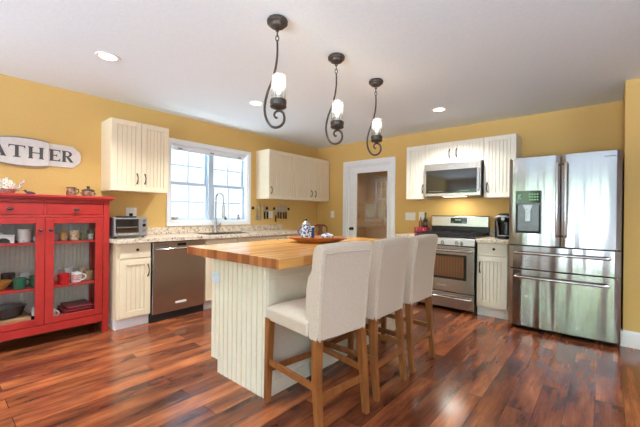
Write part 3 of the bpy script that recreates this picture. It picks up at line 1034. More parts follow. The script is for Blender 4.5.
B().box(2.55, 2.83, -0.30, -0.18, 1.431, 1.4365).build('cooktop_lamp', emit_mat('hood_lamp_glow', (255, 238, 210), 2.5), t)
ld = bpy.data.lights.new('cooktop_lamp_glow', 'AREA')
ld.shape = 'RECTANGLE'; ld.size = 0.26; ld.size_y = 0.1; ld.energy = 2.6; ld.color = (1, 0.93, 0.82)
lo = bpy.data.objects.new('cooktop_lamp_glow', ld)
COL.objects.link(lo)
lo.parent = t; lo.location = Vector((2.69, -0.24, 1.428)) - t.location

# refrigerator
f0, f1, fs = 3.456, 4.353, 3.904
t = thing('refrigerator', 'tall stainless french-door refrigerator with two bottom drawers', 'refrigerator', (3.9, -0.4, 0))
B().box(f0 + 0.004, f1 - 0.004, -0.765, -0.05, 0.035, 1.775).build('body', plain('fridge_side_grey', (70, 68, 68), 0.4), t, bev=0.004)


def curved_front(b, x0, x1, z0, z1, yb, yf, bulge, n=12):
    """front panel with a softly bowed face and rounded edges"""
    poly = [(x0, yb)]
    for i in range(n + 1):
        s = i / n
        x = x0 + (x1 - x0) * s
        e_ = min(s, 1 - s) * (x1 - x0)
        rnd = 0.018 * max(0.0, 1 - e_ / 0.03) ** 2
        poly.append((x, yf - bulge * (1 - (2 * s - 1) ** 2) + rnd))
    poly.append((x1, yb))
    b.prism(poly, 'z', z0, z1)


fd = []
for (a, c, hx, nm) in ((f0, fs - 0.003, 3.880, 'left_door'), (fs + 0.003, f1, 3.948, 'right_door')):
    b = B(); curved_front(b, a, c, 0.883, 1.79, -0.768, -0.832, 0.012)
    o = b.build('door', 'fridge', t, bev=0.003, sharp=20)
    h = B(); h.tube([(hx, -0.835, 0.985), (hx, -0.88, 0.99), (hx, -0.885, 1.02), (hx, -0.885, 1.67), (hx, -0.88, 1.7), (hx, -0.835, 1.705)], 0.0125, 10)
    h.build('handle', 'steel2', o)
    fd.append(o)
for (z0, z1, hz, nm) in ((0.638, 0.872, 0.803, 'drawer'), (0.045, 0.627, 0.555, 'drawer')):
    b = B(); curved_front(b, f0, f1, z0, z1, -0.768, -0.832, 0.014, 20)
    o = b.build(nm, 'fridge', t, bev=0.003, sharp=20)
    h = B(); h.tube([(3.525, -0.83, hz), (3.53, -0.885, hz), (3.56, -0.897, hz), (4.24, -0.897, hz), (4.27, -0.885, hz), (4.275, -0.83, hz)], 0.0135, 10)
    h.build('handle', 'steel2', o)
    if z1 < 0.63:
        B().cyl((3.628, -0.838, 0.355), (3.628, -0.8425, 0.355), 0.013).build('round_badge', 'steel2', o)
        B().cyl((3.628, -0.8427, 0.355), (3.628, -0.8435, 0.355), 0.006).build('badge_center', 'black', o)
        B().cyl((4.045, -0.84, 0.12), (4.045, -0.846, 0.12), 0.008).build('lock_button', 'steel2', o)
# dispenser
dp = B().box(3.522, 3.752, -0.852, -0.838, 1.005, 1.445).build('dispenser', 'greydisp', fd[0], bev=0.004)
b = B(); b.box(3.53, 3.744, -0.8545, -0.8525, 1.318, 1.438); b.build('display', 'screen', fd[0])
b = B()
for i in range(4):
    for j in range(3):
        b.box(3.645 + i * 0.022, 3.658 + i * 0.022, -0.8555, -0.8547, 1.345 + j * 0.028, 1.358 + j * 0.028)
b.build('lit_icons', 'lcd', fd[0])
b = B()
b.box(3.548, 3.575, -0.8555, -0.8547, 1.36, 1.366); b.box(3.548, 3.555, -0.8555, -0.8547, 1.366, 1.40); b.box(3.548, 3.575, -0.8555, -0.8547, 1.40, 1.406); b.box(3.555, 3.57, -0.8555, -0.8547, 1.381, 1.386)
b.build('lit_letter', 'lcd', fd[0])
b = B()
b.box(3.53, 3.544, -0.856, -0.8525, 1.02, 1.30); b.box(3.73, 3.744, -0.856, -0.8525, 1.02, 1.30); b.box(3.53, 3.744, -0.868, -0.8525, 1.012, 1.03)
b.build('recess_frame', 'dark', fd[0])
B().box(3.545, 3.729, -0.8535, -0.8525, 1.03, 1.30).build('recess_back', plain('dispenser_recess', (112, 112, 114), 0.3, 0.5), fd[0])
b = B(); b.prism([(3.59, 1.30), (3.684, 1.30), (3.665, 1.25), (3.609, 1.25)], 'y', -0.872, -0.854); b.box(3.613, 3.661, -0.868, -0.854, 1.13, 1.25); b.build('paddle', 'silverp', fd[0], bev=0.003)
B().box(4.22, 4.31, -0.8415, -0.835, 1.735, 1.742).build('badge', 'greydisp', fd[1])
for xx in (3.53, 4.28):
    for yy in (-0.7, -0.12):
        B().cyl((xx, yy, 0), (xx, yy, 0.036), 0.022).build('foot', 'black', t)
B().box(f0 + 0.02, f1 - 0.02, -0.74, -0.72, 0.006, 0.034).build('kick_grille', 'dark', t)

# toaster oven on the left counter
tx0, tx1, ty0, ty1 = 0.17, 0.47, -3.652, -3.322
t = thing('toaster_oven', 'silver toaster oven on the granite counter beside the red cabinet', 'toaster oven', (0.32, -3.49, 0.9075))
B().box(tx0, tx1 - 0.01, ty0, ty1, 0.922, 1.122).build('body', 'greydisp', t, bev=0.006)
od = B().box(tx1 - 0.009, tx1 + 0.008, ty0 + 0.006, -3.402, 0.935, 1.115).build('door', 'silverp', t, bev=0.004)
B().box(tx1 + 0.0085, tx1 + 0.0105, ty0 + 0.02, -3.415, 0.966, 1.105).build('door_glass', 'blackglass', od)
b = B(); b.tube([(tx1 + 0.008, ty0 + 0.03, 0.955), (tx1 + 0.03, ty0 + 0.035, 0.955), (tx1 + 0.03, -3.43, 0.955), (tx1 + 0.008, -3.425, 0.955)], 0.007, 8); b.build('handle', 'steel2', od)
b = B()
for zz in (1.02,):
    b.box(tx1 + 0.011, tx1 + 0.0118, ty0 + 0.03, -3.425, zz, zz + 0.005)
b.build('rack_lines', 'silverp', od)
cp = B().box(tx1 - 0.009, tx1 + 0.006, -3.398, ty1, 0.93, 1.118).build('control_panel', 'silverp', t, bev=0.003)
for zz in (1.09, 1.04, 0.985):
    B().cyl((tx1 + 0.006, -3.36, zz), (tx1 + 0.024, -3.36, zz), 0.017, 0.014).build('knob', 'black' if zz == 1.04 else 'steel2', cp)
for xx in (tx0 + 0.03, tx1 - 0.04):
    for yy in (ty0 + 0.03, ty1 - 0.03):
        B().cyl((xx, yy, 0.9075), (xx, yy, 0.923), 0.014).build('foot', 'black', t)
t = thing('baking_pan', 'small dark baking pan lying on top of the toaster oven', 'pan', (0.36, -3.49, 1.1225))
b = B(); b.box(0.27, 0.45, -3.56, -3.43, 1.1225, 1.135, -0.006, -0.006); b.build('tray', 'pewter', t, bev=0.003)
b = B(); b.box(0.265, 0.455, -3.567, -3.561, 1.130, 1.136); b.box(0.265, 0.455, -3.429, -3.423, 1.130, 1.136); b.build('rim', 'steel', t)

# coffee maker by the refrigerator
kx, ky = 3.325, -0.36
t = thing('coffee_maker', 'black and silver single-cup coffee maker beside the refrigerator', 'coffee maker', (kx, ky, 0.9075))
KZ = 0.9075
B().lathe([(0.09, 0), (0.094, 0.006), (0.094, 0.028), (0.088, 0.034), (0, 0.034)], (kx, ky, KZ), 28, 0.92, 1.35).build('base', 'black', t)
B().lathe([(0.075, 0), (0.078, 0.10), (0.085, 0.205)], (kx, ky + 0.055, KZ + 0.0345), 24, 1.0, 0.75).build('column', 'black', t)
B().lathe([(0.080, 0.0), (0.088, 0.012), (0.090, 0.06), (0.084, 0.085), (0.06, 0.102), (0, 0.108)], (kx, ky - 0.005, KZ + 0.2), 28, 0.95, 1.2).build('brew_head', 'black', t)
b = B(); b.tube([(kx - 0.092, ky - 0.03, KZ + 0.225), (kx - 0.085, ky - 0.10, KZ + 0.25), (kx - 0.04, ky - 0.135, KZ + 0.268), (kx + 0.04, ky - 0.135, KZ + 0.268), (kx + 0.085, ky - 0.10, KZ + 0.25), (kx + 0.092, ky - 0.03, KZ + 0.225)], 0.011, 10); b.build('handle', 'silverp', t)
B().lathe([(0.03, 0), (0.033, 0.15), (0.035, 0.235)], (kx - 0.1, ky + 0.05, KZ + 0.0005), 20, 0.55, 1.9).build('water_tank', 'tank', t)
B().lathe([(0.062, 0), (0.062, 0.008), (0.0, 0.0085)], (kx, ky - 0.055, KZ + 0.0345), 24).build('drip_tray', 'silverp', t)
for sx in (-1, 1):
    B().tube([(kx + sx * 0.078, ky - 0.0, KZ + 0.035), (kx + sx * 0.082, ky - 0.0, KZ + 0.13), (kx + sx * 0.089, ky - 0.02, KZ + 0.235)], 0.007, 8).build('trim_strip', 'silverp', t)
B().cyl((kx, ky - 0.108, KZ + 0.24), (kx, ky - 0.113, KZ + 0.24), 0.02).build('badge', 'silverp', t)

# red box with bottles, left of the range
t = thing('red_box', 'crimson box with pale clasps on the counter left of the range', 'box', (2.187, -0.14, 0.9075))
B().box(2.097, 2.278, -0.205, -0.075, 0.9075, 0.975).build('body', 'crimson', t, bev=0.006)
B().box(2.095, 2.28, -0.207, -0.073, 0.976, 1.0).build('lid', 'crimson', t, bev=0.006)
for xx in (2.135, 2.24):
    B().box(xx - 0.008, xx + 0.008, -0.211, -0.2075, 0.958, 0.985).build('clasp', 'silverp', t, bev=0.001)
t = thing('tall_bottle', 'tall dark green bottle on the red box', 'bottle', (2.243, -0.14, 1.0))
B().lathe([(0.03, 0), (0.033, 0.005), (0.033, 0.10), (0.024, 0.13), (0.011, 0.155), (0.011, 0.21)], (2.243, -0.14, 1.0005)).build('glass', 'bottle', t)
B().lathe([(0.0125, 0.0), (0.0125, 0.022), (0.0, 0.023)], (2.243, -0.14, 1.195)).build('cap', 'black', t)
B().lathe([(0.0338, 0.03), (0.0338, 0.085)], (2.243, -0.14, 1.0005)).build('paper_label', 'stonedark', t)
t = thing('small_bottle', 'shorter amber bottle on the red box, left of the tall bottle', 'bottle', (2.170, -0.14, 1.0))
B().lathe([(0.026, 0), (0.028, 0.005), (0.028, 0.07), (0.02, 0.095), (0.009, 0.115), (0.009, 0.145)], (2.170, -0.14, 1.0005)).build('glass', 'bottlelab', t)
B().lathe([(0.0105, 0.0), (0.0105, 0.018), (0, 0.019)], (2.170, -0.14, 1.135)).build('cap', 'silverp', t)

# ================================================================== KNIFE RACKS
def rack(y0, y1, z, label):
    t = thing('knife_rack', label, 'knife rack', (0.0, (y0 + y1) / 2, z))
    B().box(0.002, 0.016, y0, y1, z - 0.013, z + 0.013).build('magnet_bar', 'lemon', t, bev=0.002)
    for y in (y0 + 0.012, y1 - 0.012):
        B(left_wall).cyl((y, 0.016, z), (y, 0.022, z), 0.024).build('end_cap', 'black', t)


rack(-1.56, -1.25, 1.262, 'magnetic knife rack on the wall beside the sink window')
rack(-1.12, -0.76, 1.258, 'magnetic knife rack under the corner wall cabinet')


def knife(y, ztop, zbot, hl, bw, hm, label):
    """blade up, handle down; hangs in front of the magnet bar"""
    t = thing('kitchen_knife', label, 'knife', (0.018, y, zbot), 'knives on the wall racks')
    B().prism([(y - bw / 2, zbot + hl), (y + bw / 2, zbot + hl), (y + bw / 2, ztop - bw * 1.4), (y - bw / 2, ztop)], 'x', 0.0165, 0.0185).build('blade', 'blade', t)
    B().box(0.011 + 0.0055, 0.034, y - 0.012, y + 0.012, zbot, zbot + hl + 0.002).build('handle', hm, t, bev=0.004)


def utensil(y, ztop, zbot, label, mat='blade'):
    t = thing('kitchen_scissors', label, 'scissors', (0.018, y, zbot), 'knives on the wall racks')
    for s in (-1, 1):
        B().prism([(y - s * 0.004, 1.2), (y + s * 0.014, 1.2), (y + s * 0.006, ztop), (y - s * 0.002, ztop)], 'x', 0.0165 + 0.003 * (s > 0), 0.019 + 0.003 * (s > 0)).build('blade', mat, t)
        c_ = [(0.022, y + s * (0.018 + 0.013 * math.cos(a)), (zbot + 0.04) + 0.038 * math.sin(a)) for a in (2 * PI * i / 14 for i in range(15))]
        bb = B(); bb.tube(c_, 0.0045, 8); bb.tube([(0.022, y + s * 0.006, 1.205), (0.022, y + s * 0.016, zbot + 0.076)], 0.0045, 8); bb.build('grip', mat, t)


utensil(-1.46, 1.35, 1.06, 'silver kitchen scissors at the window end of the knife rack')
knife(-1.395, 1.335, 1.06, 0.09, 0.022, 'blade', 'all-silver slim knife next to the silver scissors')
knife(-1.315, 1.34, 1.085, 0.12, 0.030, 'black', 'black handled wide knife at the right of the window-side rack')
knife(-1.255, 1.32, 1.09, 0.11, 0.022, 'black', 'black handled slim knife beside the wall outlet')
knife(-1.075, 1.30, 1.035, 0.11, 0.020, 'knifewood', 'red-brown handled knife hanging lowest on the corner-side rack')
knife(-1.015, 1.335, 1.10, 0.10, 0.024, 'black', 'black handled knife right of the red-brown handled knife')
knife(-0.955, 1.345, 1.09, 0.11, 0.034, 'knifewood', 'wide knife with brown handle in the middle of the corner-side rack')
knife(-0.895, 1.33, 1.095, 0.10, 0.022, 'black', 'black handled slim knife second from the corner end of the rack')
knife(-0.835, 1.34, 1.085, 0.12, 0.032, 'knifewood', 'brown handled knife nearest the room corner on the rack')

# window sill things
t = thing('small_bowl', 'small pale bowl at the left end of the window sill', 'bowl', (-0.05, -2.765, 1.0785))
B().lathe([(0.022, 0), (0.026, 0.004), (0.048, 0.04), (0.046, 0.041), (0.024, 0.008), (0, 0.007)], (-0.05, -2.765, 1.0785)).build('body', 'floral', t)
tag(B().lathe([(0.018, 0), (0.02, 0.01), (0.01, 0.035), (0.006, 0.04), (0.006, 0.055), (0, 0.056)], (-0.045, -2.0, 1.0785)).build('sill_figurine', 'stonedark', loc=(-0.045, -2.0, 1.0785)),
    'tiny dark figurine on the sill right of the faucet', 'figurine')
t = thing('glass_vial', 'little stoppered jar at the right end of the sill', 'jar', (-0.045, -1.775, 1.0785))
B().lathe([(0.02, 0), (0.022, 0.005), (0.022, 0.04), (0.012, 0.05), (0.012, 0.06)], (-0.045, -1.775, 1.0785)).build('body', 'silverp', t)
B().lathe([(0.015, 0), (0.015, 0.016), (0, 0.017)], (-0.045, -1.775, 1.1388)).build('stopper', 'stonedark', t)

# ================================================================== RED CABINET
ry0, ry1 = -4.695, -3.695
rX = 0.50
t = thing('display_cabinet', 'red glass-door cabinet against the yellow wall, left of the counter', 'cabinet', (0.27, -4.195, 0))
b = B(); b.box(0.02, 0.535, ry0 - 0.035, ry1 + 0.035, 1.302, 1.327); b.build('top', 'red', t, bev=0.004)
B().box(0.025, 0.522, ry0 - 0.018, ry1 + 0.018, 1.286, 1.3015).build('cornice', 'red', t, bev=0.003)
for y in (ry0, ry1 - 0.052):
    for (a, c) in ((rX - 0.05, rX), (0.03, 0.08)):
        B().box(a, c, y, y + 0.052, 0.0, 1.2855).build('post', 'red', t, bev=0.003)
for y in (ry0 + 0.012, ry1 - 0.03):
    B().box(0.0805, rX - 0.0505, y, y + 0.018, 0.11, 1.2855).build('side_panel', 'red', t)
y0, y1 = ry0 + 0.0525, ry1 - 0.0525
rail = B()
rail.box(rX - 0.03, rX - 0.004, y0, y1, 1.255, 1.2855); rail.box(rX - 0.03, rX - 0.004, y0, y1, 1.122, 1.147)
rail.box(rX - 0.03, rX - 0.004, -4.204, -4.186, 1.147, 1.255)
rail.build('face_frame', 'red', t, bev=0.002)
B().box(rX - 0.03, rX - 0.004, y0, y1, 0.105, 0.178).build('apron', 'red', t, bev=0.002)
B().box(0.06, rX - 0.031, y0, y1, 0.18, 0.198).build('bottom_board', 'red', t)
for z in (0.484, 0.885):
    B().box(0.06, rX - 0.035, y0, y1, z, z + 0.018).build('shelf', 'red', t)
B().box(0.06, rX - 0.031, y0, y1, 1.10, 1.118).build('drawer_floor', 'red', t)
bb = B()
yy = y0
while yy < y1 - 0.005:
    q = min(yy + 0.034, y1)
    bb.prism([(0.052, yy + 0.001), (0.059, yy + 0.004), (0.059, q - 0.004), (0.052, q - 0.001)], 'z', 0.199, 1.099)
    yy = q
bb.box(0.045, 0.052, y0, y1, 0.199, 1.099)
bb.build('back_board', 'beadgrey', t)
for (a, c, ky_) in ((y0 + 0.003, -4.2055, -4.425), (-4.1845, y1 - 0.003, -3.97)):
    dd = B().box(rX - 0.028, rX - 0.002, a, c, 1.15, 1.252).build('drawer', 'red', t, bev=0.003)
    b = B(); b.cyl((rX - 0.002, ky_, 1.198), (rX + 0.012, ky_, 1.198), 0.007); b.ball((rX + 0.018, ky_, 1.198), 0.012, 0.024, 0.013, 14); b.build('knob', 'pewter', dd)
for (a, c, ky_) in ((y0 + 0.003, -4.1965, -4.228), (-4.1935, y1 - 0.003, -4.157)):
    b = B()
    st = 0.062
    b.box(rX - 0.026, rX - 0.002, a, a + st, 0.182, 1.119); b.box(rX - 0.026, rX - 0.002, c - st, c, 0.182, 1.119)
    b.box(rX - 0.026, rX - 0.002, a + st, c - st, 0.182, 0.238); b.box(rX - 0.026, rX - 0.002, a + st, c - st, 1.07, 1.119)
    dd = b.build('door', 'red', t, bev=0.003)
    B().box(rX - 0.018, rX - 0.014, a + st, c - st, 0.238, 1.07).build('door_pane', 'glass', dd)
    b = B(); b.cyl((rX - 0.002, ky_, 1.013), (rX + 0.012, ky_, 1.013), 0.006); b.ball((rX + 0.018, ky_, 1.013), 0.013, 0.015, 0.013, 14); b.build('knob', 'pewter', dd)
S1, S2, S0 = 0.9035, 0.5025, 0.1985          # shelf tops


def mug(x, y, z, r, h, mat, label, hdir=None, cat='mug', name='mug', taper=0.9, deco=None):
    t = thing(name, label, cat, (x, y, z))
    B().lathe([(r * taper * 0.9, 0), (r * taper, 0.004), (r, h), (r * 0.9, h), (r * taper * 0.86, 0.008), (0, 0.007)], (x, y, z), 20).build('body', mat, t)
    if hdir is not None:
        dx, dy = math.cos(hdir), math.sin(hdir)
        pts = []
        for i in range(9):
            a = -PI / 2 + PI * i / 8
            o = r * 0.93 + 0.028 * math.cos(a) * min(1.4, r / 0.035)
            pts.append((x + dx * o, y + dy * o, z + h * 0.5 + h * 0.32 * math.sin(a)))
        B().tube(pts, 0.006, 8).build('handle', mat, t)
    if deco:
        deco(t, x, y, z, r, h)
    return t


# upper shelf, left door
t = thing('storage_tin', 'white box with black arched panel and knob lid, on the upper cabinet shelf', 'box', (0.36, -4.455, S1))
B().box(0.30, 0.42, -4.53, -4.385, S1, S1 + 0.062).build('body', 'white', t, bev=0.004)
B().box(0.296, 0.424, -4.535, -4.38, S1 + 0.0625, S1 + 0.075).build('lid', 'white', t, bev=0.003)
B().lathe([(0.008, 0), (0.012, 0.012), (0, 0.02)], (0.36, -4.457, S1 + 0.0752)).build('knob', 'white', t)
B().prism([(-4.50, S1 + 0.004), (-4.41, S1 + 0.004), (-4.418, S1 + 0.03), (-4.44, S1 + 0.045), (-4.47, S1 + 0.045), (-4.492, S1 + 0.03)], 'x', 0.4202, 0.4225).build('arched_panel', 'black', t)
mug(0.37, -4.315, S1, 0.05, 0.118, 'cupwhite', 'large white speckled cup on the upper left cabinet shelf', None, 'cup', 'cup', 0.88)
mug(0.37, -4.235, S1, 0.02, 0.045, 'white', 'tiny white cup partly behind the cabinet door frame', None, 'cup', 'cup')
# upper shelf, right door
mug(0.37, -4.105, S1, 0.028, 0.068, 'pink', 'dusty pink mug leftmost behind the right cabinet door', 2.2)
mug(0.37, -4.035, S1, 0.031, 0.078, 'yelblue', 'yellow and blue patterned mug on the upper right shelf', 2.2)
mug(0.37, -3.952, S1, 0.042, 0.098, 'flowermug', 'large floral cream mug in the middle of the upper right shelf', 2.4)
mug(0.36, -3.875, S1, 0.026, 0.066, 'sage', 'small sage green mug right of the floral cream mug', 2.0)
mug(0.36, -3.817, S1, 0.026, 0.055, 'cupwhite', 'small pale cup beside the sage green mug', None, 'cup', 'cup')
mug(0.22, -3.775, S1, 0.034, 0.09, 'sage', 'grey-green mug at the back right of the upper shelf', None)
# lower shelf, left door
t = thing('serving_bowl', 'ochre yellow bowl on the lower left cabinet shelf', 'bowl', (0.33, -4.47, S2))
B().lathe([(0.035, 0), (0.04, 0.006), (0.085, 0.075), (0.08, 0.076), (0.038, 0.012), (0, 0.011)], (0.33, -4.47, S2)).build('body', 'yellowgl', t)
mug(0.39, -4.345, S2, 0.046, 0.095, 'green', 'dark green mug in front on the lower left shelf', 2.0)
mug(0.35, -4.235, S2, 0.043, 0.1, 'green', 'dark green mug half hidden by the cabinet door frame', 1.0)
mug(0.20, -4.40, S2, 0.05, 0.12, 'pewter', 'dark grey mug behind the green mug', None)
mug(0.20, -4.28, S2, 0.048, 0.115, 'cupwhite', 'white mug behind the two green mugs', None)
mug(0.21, -4.53, S2, 0.05, 0.10, 'flowermug', 'patterned mug behind the ochre bowl', None)


# lower shelf, right door
def squig(t, x, y, z, r, h):
    for k in range(3):
        pts = [(x + math.cos(a) * (r * 0.965 + 0.0008), y + math.sin(a) * (r * 0.965 + 0.0008), z + h * (0.72 - 0.2 * k) + 0.006 * math.sin(9 * a + k)) for a in (-1.0 + 0.16 * i for i in range(12 - k))]
        B().tube(pts, 0.0024, 6).build('red_script', 'redglaze', t)


mug(0.385, -4.035, S2, 0.048, 0.092, 'redglaze', 'bright red mug with its handle turned left, lower right shelf', 4.1)
mug(0.375, -3.935, S2, 0.044, 0.092, 'white', 'white mug with red script beside the bright red mug', 1.2, deco=squig)
mug(0.35, -3.83, S2, 0.040, 0.095, 'brownmug', 'brown mug rightmost on the lower right shelf', 1.3)
mug(0.20, -4.07, S2, 0.046, 0.118, 'cupwhite', 'white mug behind the bright red mug', None)
mug(0.20, -3.95, S2, 0.046, 0.12, 'white', 'plain white mug behind the red script mug', None)
mug(0.20, -3.83, S2, 0.046, 0.112, 'flowermug', 'patterned mug at the back of the lower right shelf', None)
# bottom, left door
tag(B().box(0.12, 0.41, -4.62, -4.27, S0, S0 + 0.05).build('cutting_board', 'boardwood', loc=(0.26, -4.44, S0), bev=0.004), 'thick maple cutting board on the floor of the red cabinet', 'cutting board')
t = thing('roasting_pan', 'dark oval pan with handles on top of the maple board', 'pan', (0.27, -4.44, S0 + 0.0505))
B().lathe([(0.11, 0), (0.125, 0.008), (0.15, 0.085), (0.157, 0.09), (0.145, 0.088), (0.12, 0.012), (0, 0.01)], (0.27, -4.45, S0 + 0.0505), 28, 0.8, 1.1).build('body', 'pewter', t)
B().lathe([(0.15, 0), (0.12, 0.025), (0.04, 0.035), (0, 0.036)], (0.27, -4.45, S0 + 0.141), 28, 0.78, 1.08).build('lid', M['glass'], t)
t = thing('crock', 'small white crock with dark base beside the maple board', 'crock', (0.34, -4.22, S0))
B().lathe([(0.038, 0), (0.045, 0.01), (0.045, 0.05)], (0.36, -4.215, S0), 20).build('dark_foot', 'black', t)
B().lathe([(0.0452, 0), (0.0452, 0.06), (0.036, 0.075), (0.03, 0.075), (0.03, 0.06)], (0.36, -4.215, S0 + 0.0502), 20).build('body', 'cupwhite', t)
# bottom, right door
mug(0.37, -4.115, S0, 0.03, 0.075, 'cupwhite', 'white patterned cup at the bottom left behind the right door', 1.0, 'cup', 'cup')
t = None
for i, (w, sh, lb) in enumerate(((0.0, 0.0, 'lowest maroon tray of the stack at the bottom of the red cabinet'), (0.012, 0.02, 'middle maroon tray of the stack in the red cabinet'), (0.022, 0.03, 'topmost maroon tray of the stack in the red cabinet'))):
    z = S0 + i * 0.026
    b = B(); b.box(0.14 + w, 0.44 - w, -4.06 + w + sh, -3.80 - w + sh * 0.3, z, z + 0.024, -0.008, -0.008)
    tag(b.build('serving_tray', 'maroon', loc=(0.29, -3.93, z), bev=0.004), lb, 'tray')

# on top of the red cabinet
TZ = 1.3275
t = thing('teapot', 'floral china teapot at the left on top of the red cabinet', 'teapot', (0.25, -4.42, TZ))
B().lathe([(0.04, 0), (0.05, 0.006), (0.078, 0.045), (0.075, 0.08), (0.045, 0.108)], (0.25, -4.425, TZ)).build('body', 'floral', t)
B().lathe([(0.046, 0), (0.04, 0.014), (0.012, 0.026), (0.014, 0.036), (0, 0.045)], (0.25, -4.425, TZ + 0.1085)).build('lid', 'floral', t)
B().tube([(0.255, -4.36, TZ + 0.04), (0.258, -4.335, TZ + 0.065), (0.26, -4.322, TZ + 0.105), (0.262, -4.302, TZ + 0.13)], [0.017, 0.014, 0.01, 0.009], 10).build('spout', 'floral', t)
B().tube([(0.25, -4.49, TZ + 0.09), (0.25, -4.53, TZ + 0.1), (0.25, -4.54, TZ + 0.06), (0.25, -4.50, TZ + 0.03)], 0.008, 8).build('handle', 'floral', t)
t = thing('bird_figurine', 'little dark blue bird figurine on top of the red cabinet', 'figurine', (0.26, -4.27, TZ))
B().ball((0.26, -4.268, TZ + 0.02), 0.014, 0.027, 0.014).build('body', 'birdblue', t)
b = B(); b.ball((0.26, -4.298, TZ + 0.036), 0.009, 0.010, 0.009, 12); b.tube([(0.26, -4.29, TZ + 0.025), (0.26, -4.297, TZ + 0.034)], 0.008, 8); b.tube([(0.26, -4.305, TZ + 0.037), (0.26, -4.318, TZ + 0.035)], [0.003, 0.001], 6); b.build('head', 'birddark', t)
b = B(); b.tube([(0.26, -4.245, TZ + 0.02), (0.26, -4.222, TZ + 0.008)], [0.009, 0.004], 8); b.build('tail', 'birddark', t)
b = B(); b.cyl((0.258, -4.268, TZ), (0.26, -4.268, TZ + 0.01), 0.008, 0.006); b.build('foot', 'birddark', t)
t = thing('stoneware_pitcher', 'brown stoneware pitcher on the red cabinet, left of the lidded jar', 'pitcher', (0.25, -3.955, TZ))
B().lathe([(0.034, 0), (0.04, 0.008), (0.042, 0.05), (0.036, 0.075), (0.038, 0.088), (0.033, 0.088), (0.032, 0.07), (0, 0.068)], (0.25, -3.955, TZ)).build('body', 'stonew', t)
B().tube([(0.25, -3.918, TZ + 0.075), (0.25, -3.895, TZ + 0.07), (0.25, -3.892, TZ + 0.045), (0.25, -3.914, TZ + 0.025)], 0.006, 8).build('handle', 'stonedark', t)
B().lathe([(0.0385, 0.078), (0.0395, 0.089)], (0.25, -3.955, TZ)).build('dark_rim', 'stonedark', t)
t = thing('lidded_jar', 'squat brown stoneware jar with lid at the right end of the red cabinet', 'jar', (0.25, -3.812, TZ))
B().lathe([(0.042, 0), (0.046, 0.005), (0.056, 0.035), (0.05, 0.06)], (0.25, -3.812, TZ)).build('body', 'stonew', t)
B().lathe([(0.058, 0), (0.058, 0.006), (0.04, 0.018), (0.014, 0.022), (0.012, 0.034), (0.016, 0.046), (0, 0.05)], (0.25, -3.812, TZ + 0.0605)).build('lid', 'stonedark', t)
for s in (-1, 1):
    B().tube([(0.25, -3.812 + s * 0.052, TZ + 0.045), (0.25, -3.812 + s * 0.066, TZ + 0.042), (0.25, -3.812 + s * 0.055, TZ + 0.025)], 0.005, 8).build('lug', 'stonew', t)

# ------------------------------------------------------------------ wall sign
SC, SZ = -4.268, 1.744           # centre of the sign
t = thing('wall_sign', 'white shaped wooden word sign on the yellow wall above the red cabinet', 'sign', (0.0, SC, SZ))
half = [(0.0, 0.112), (0.376, 0.112), (0.384, 0.108), (0.405, 0.085), (0.432, 0.062), (0.446, 0.03), (0.449, 0.0)]
right = half + [(a, -c) for a, c in half[::-1][1:]]
poly = [(SC + a, SZ + c) for a, c in right[1:-1]] + [(SC - a, SZ + c) for a, c in right[1:-1][::-1]]
B().prism(poly, 'x', 0.002, 0.014).build('plank', 'sign', t, bev=0.002)
hp = [(0.0, 0.134), (0.06, 0.132), (0.12, 0.126), (0.172, 0.117), (0.178, 0.117)]
right = hp + [(a, -c) for a, c in hp[::-1]]
poly = [(SC + a, SZ + c * 1.06) for a, c in right[1:-1]] + [(SC - a, SZ + c * 1.06) for a, c in right[1:-1][::-1]]
B().prism(poly, 'x', 0.0145, 0.026).build('panel_edge', 'signedge', t)
poly = [(SC + a * 0.99, SZ + c * 0.965) for a, c in right[1:-1]] + [(SC - a * 0.99, SZ + c * 0.965) for a, c in right[1:-1][::-1]]
B().prism(poly, 'x', 0.0262, 0.031).build('centre_panel', 'sign', t, bev=0.001)

LH = 0.114


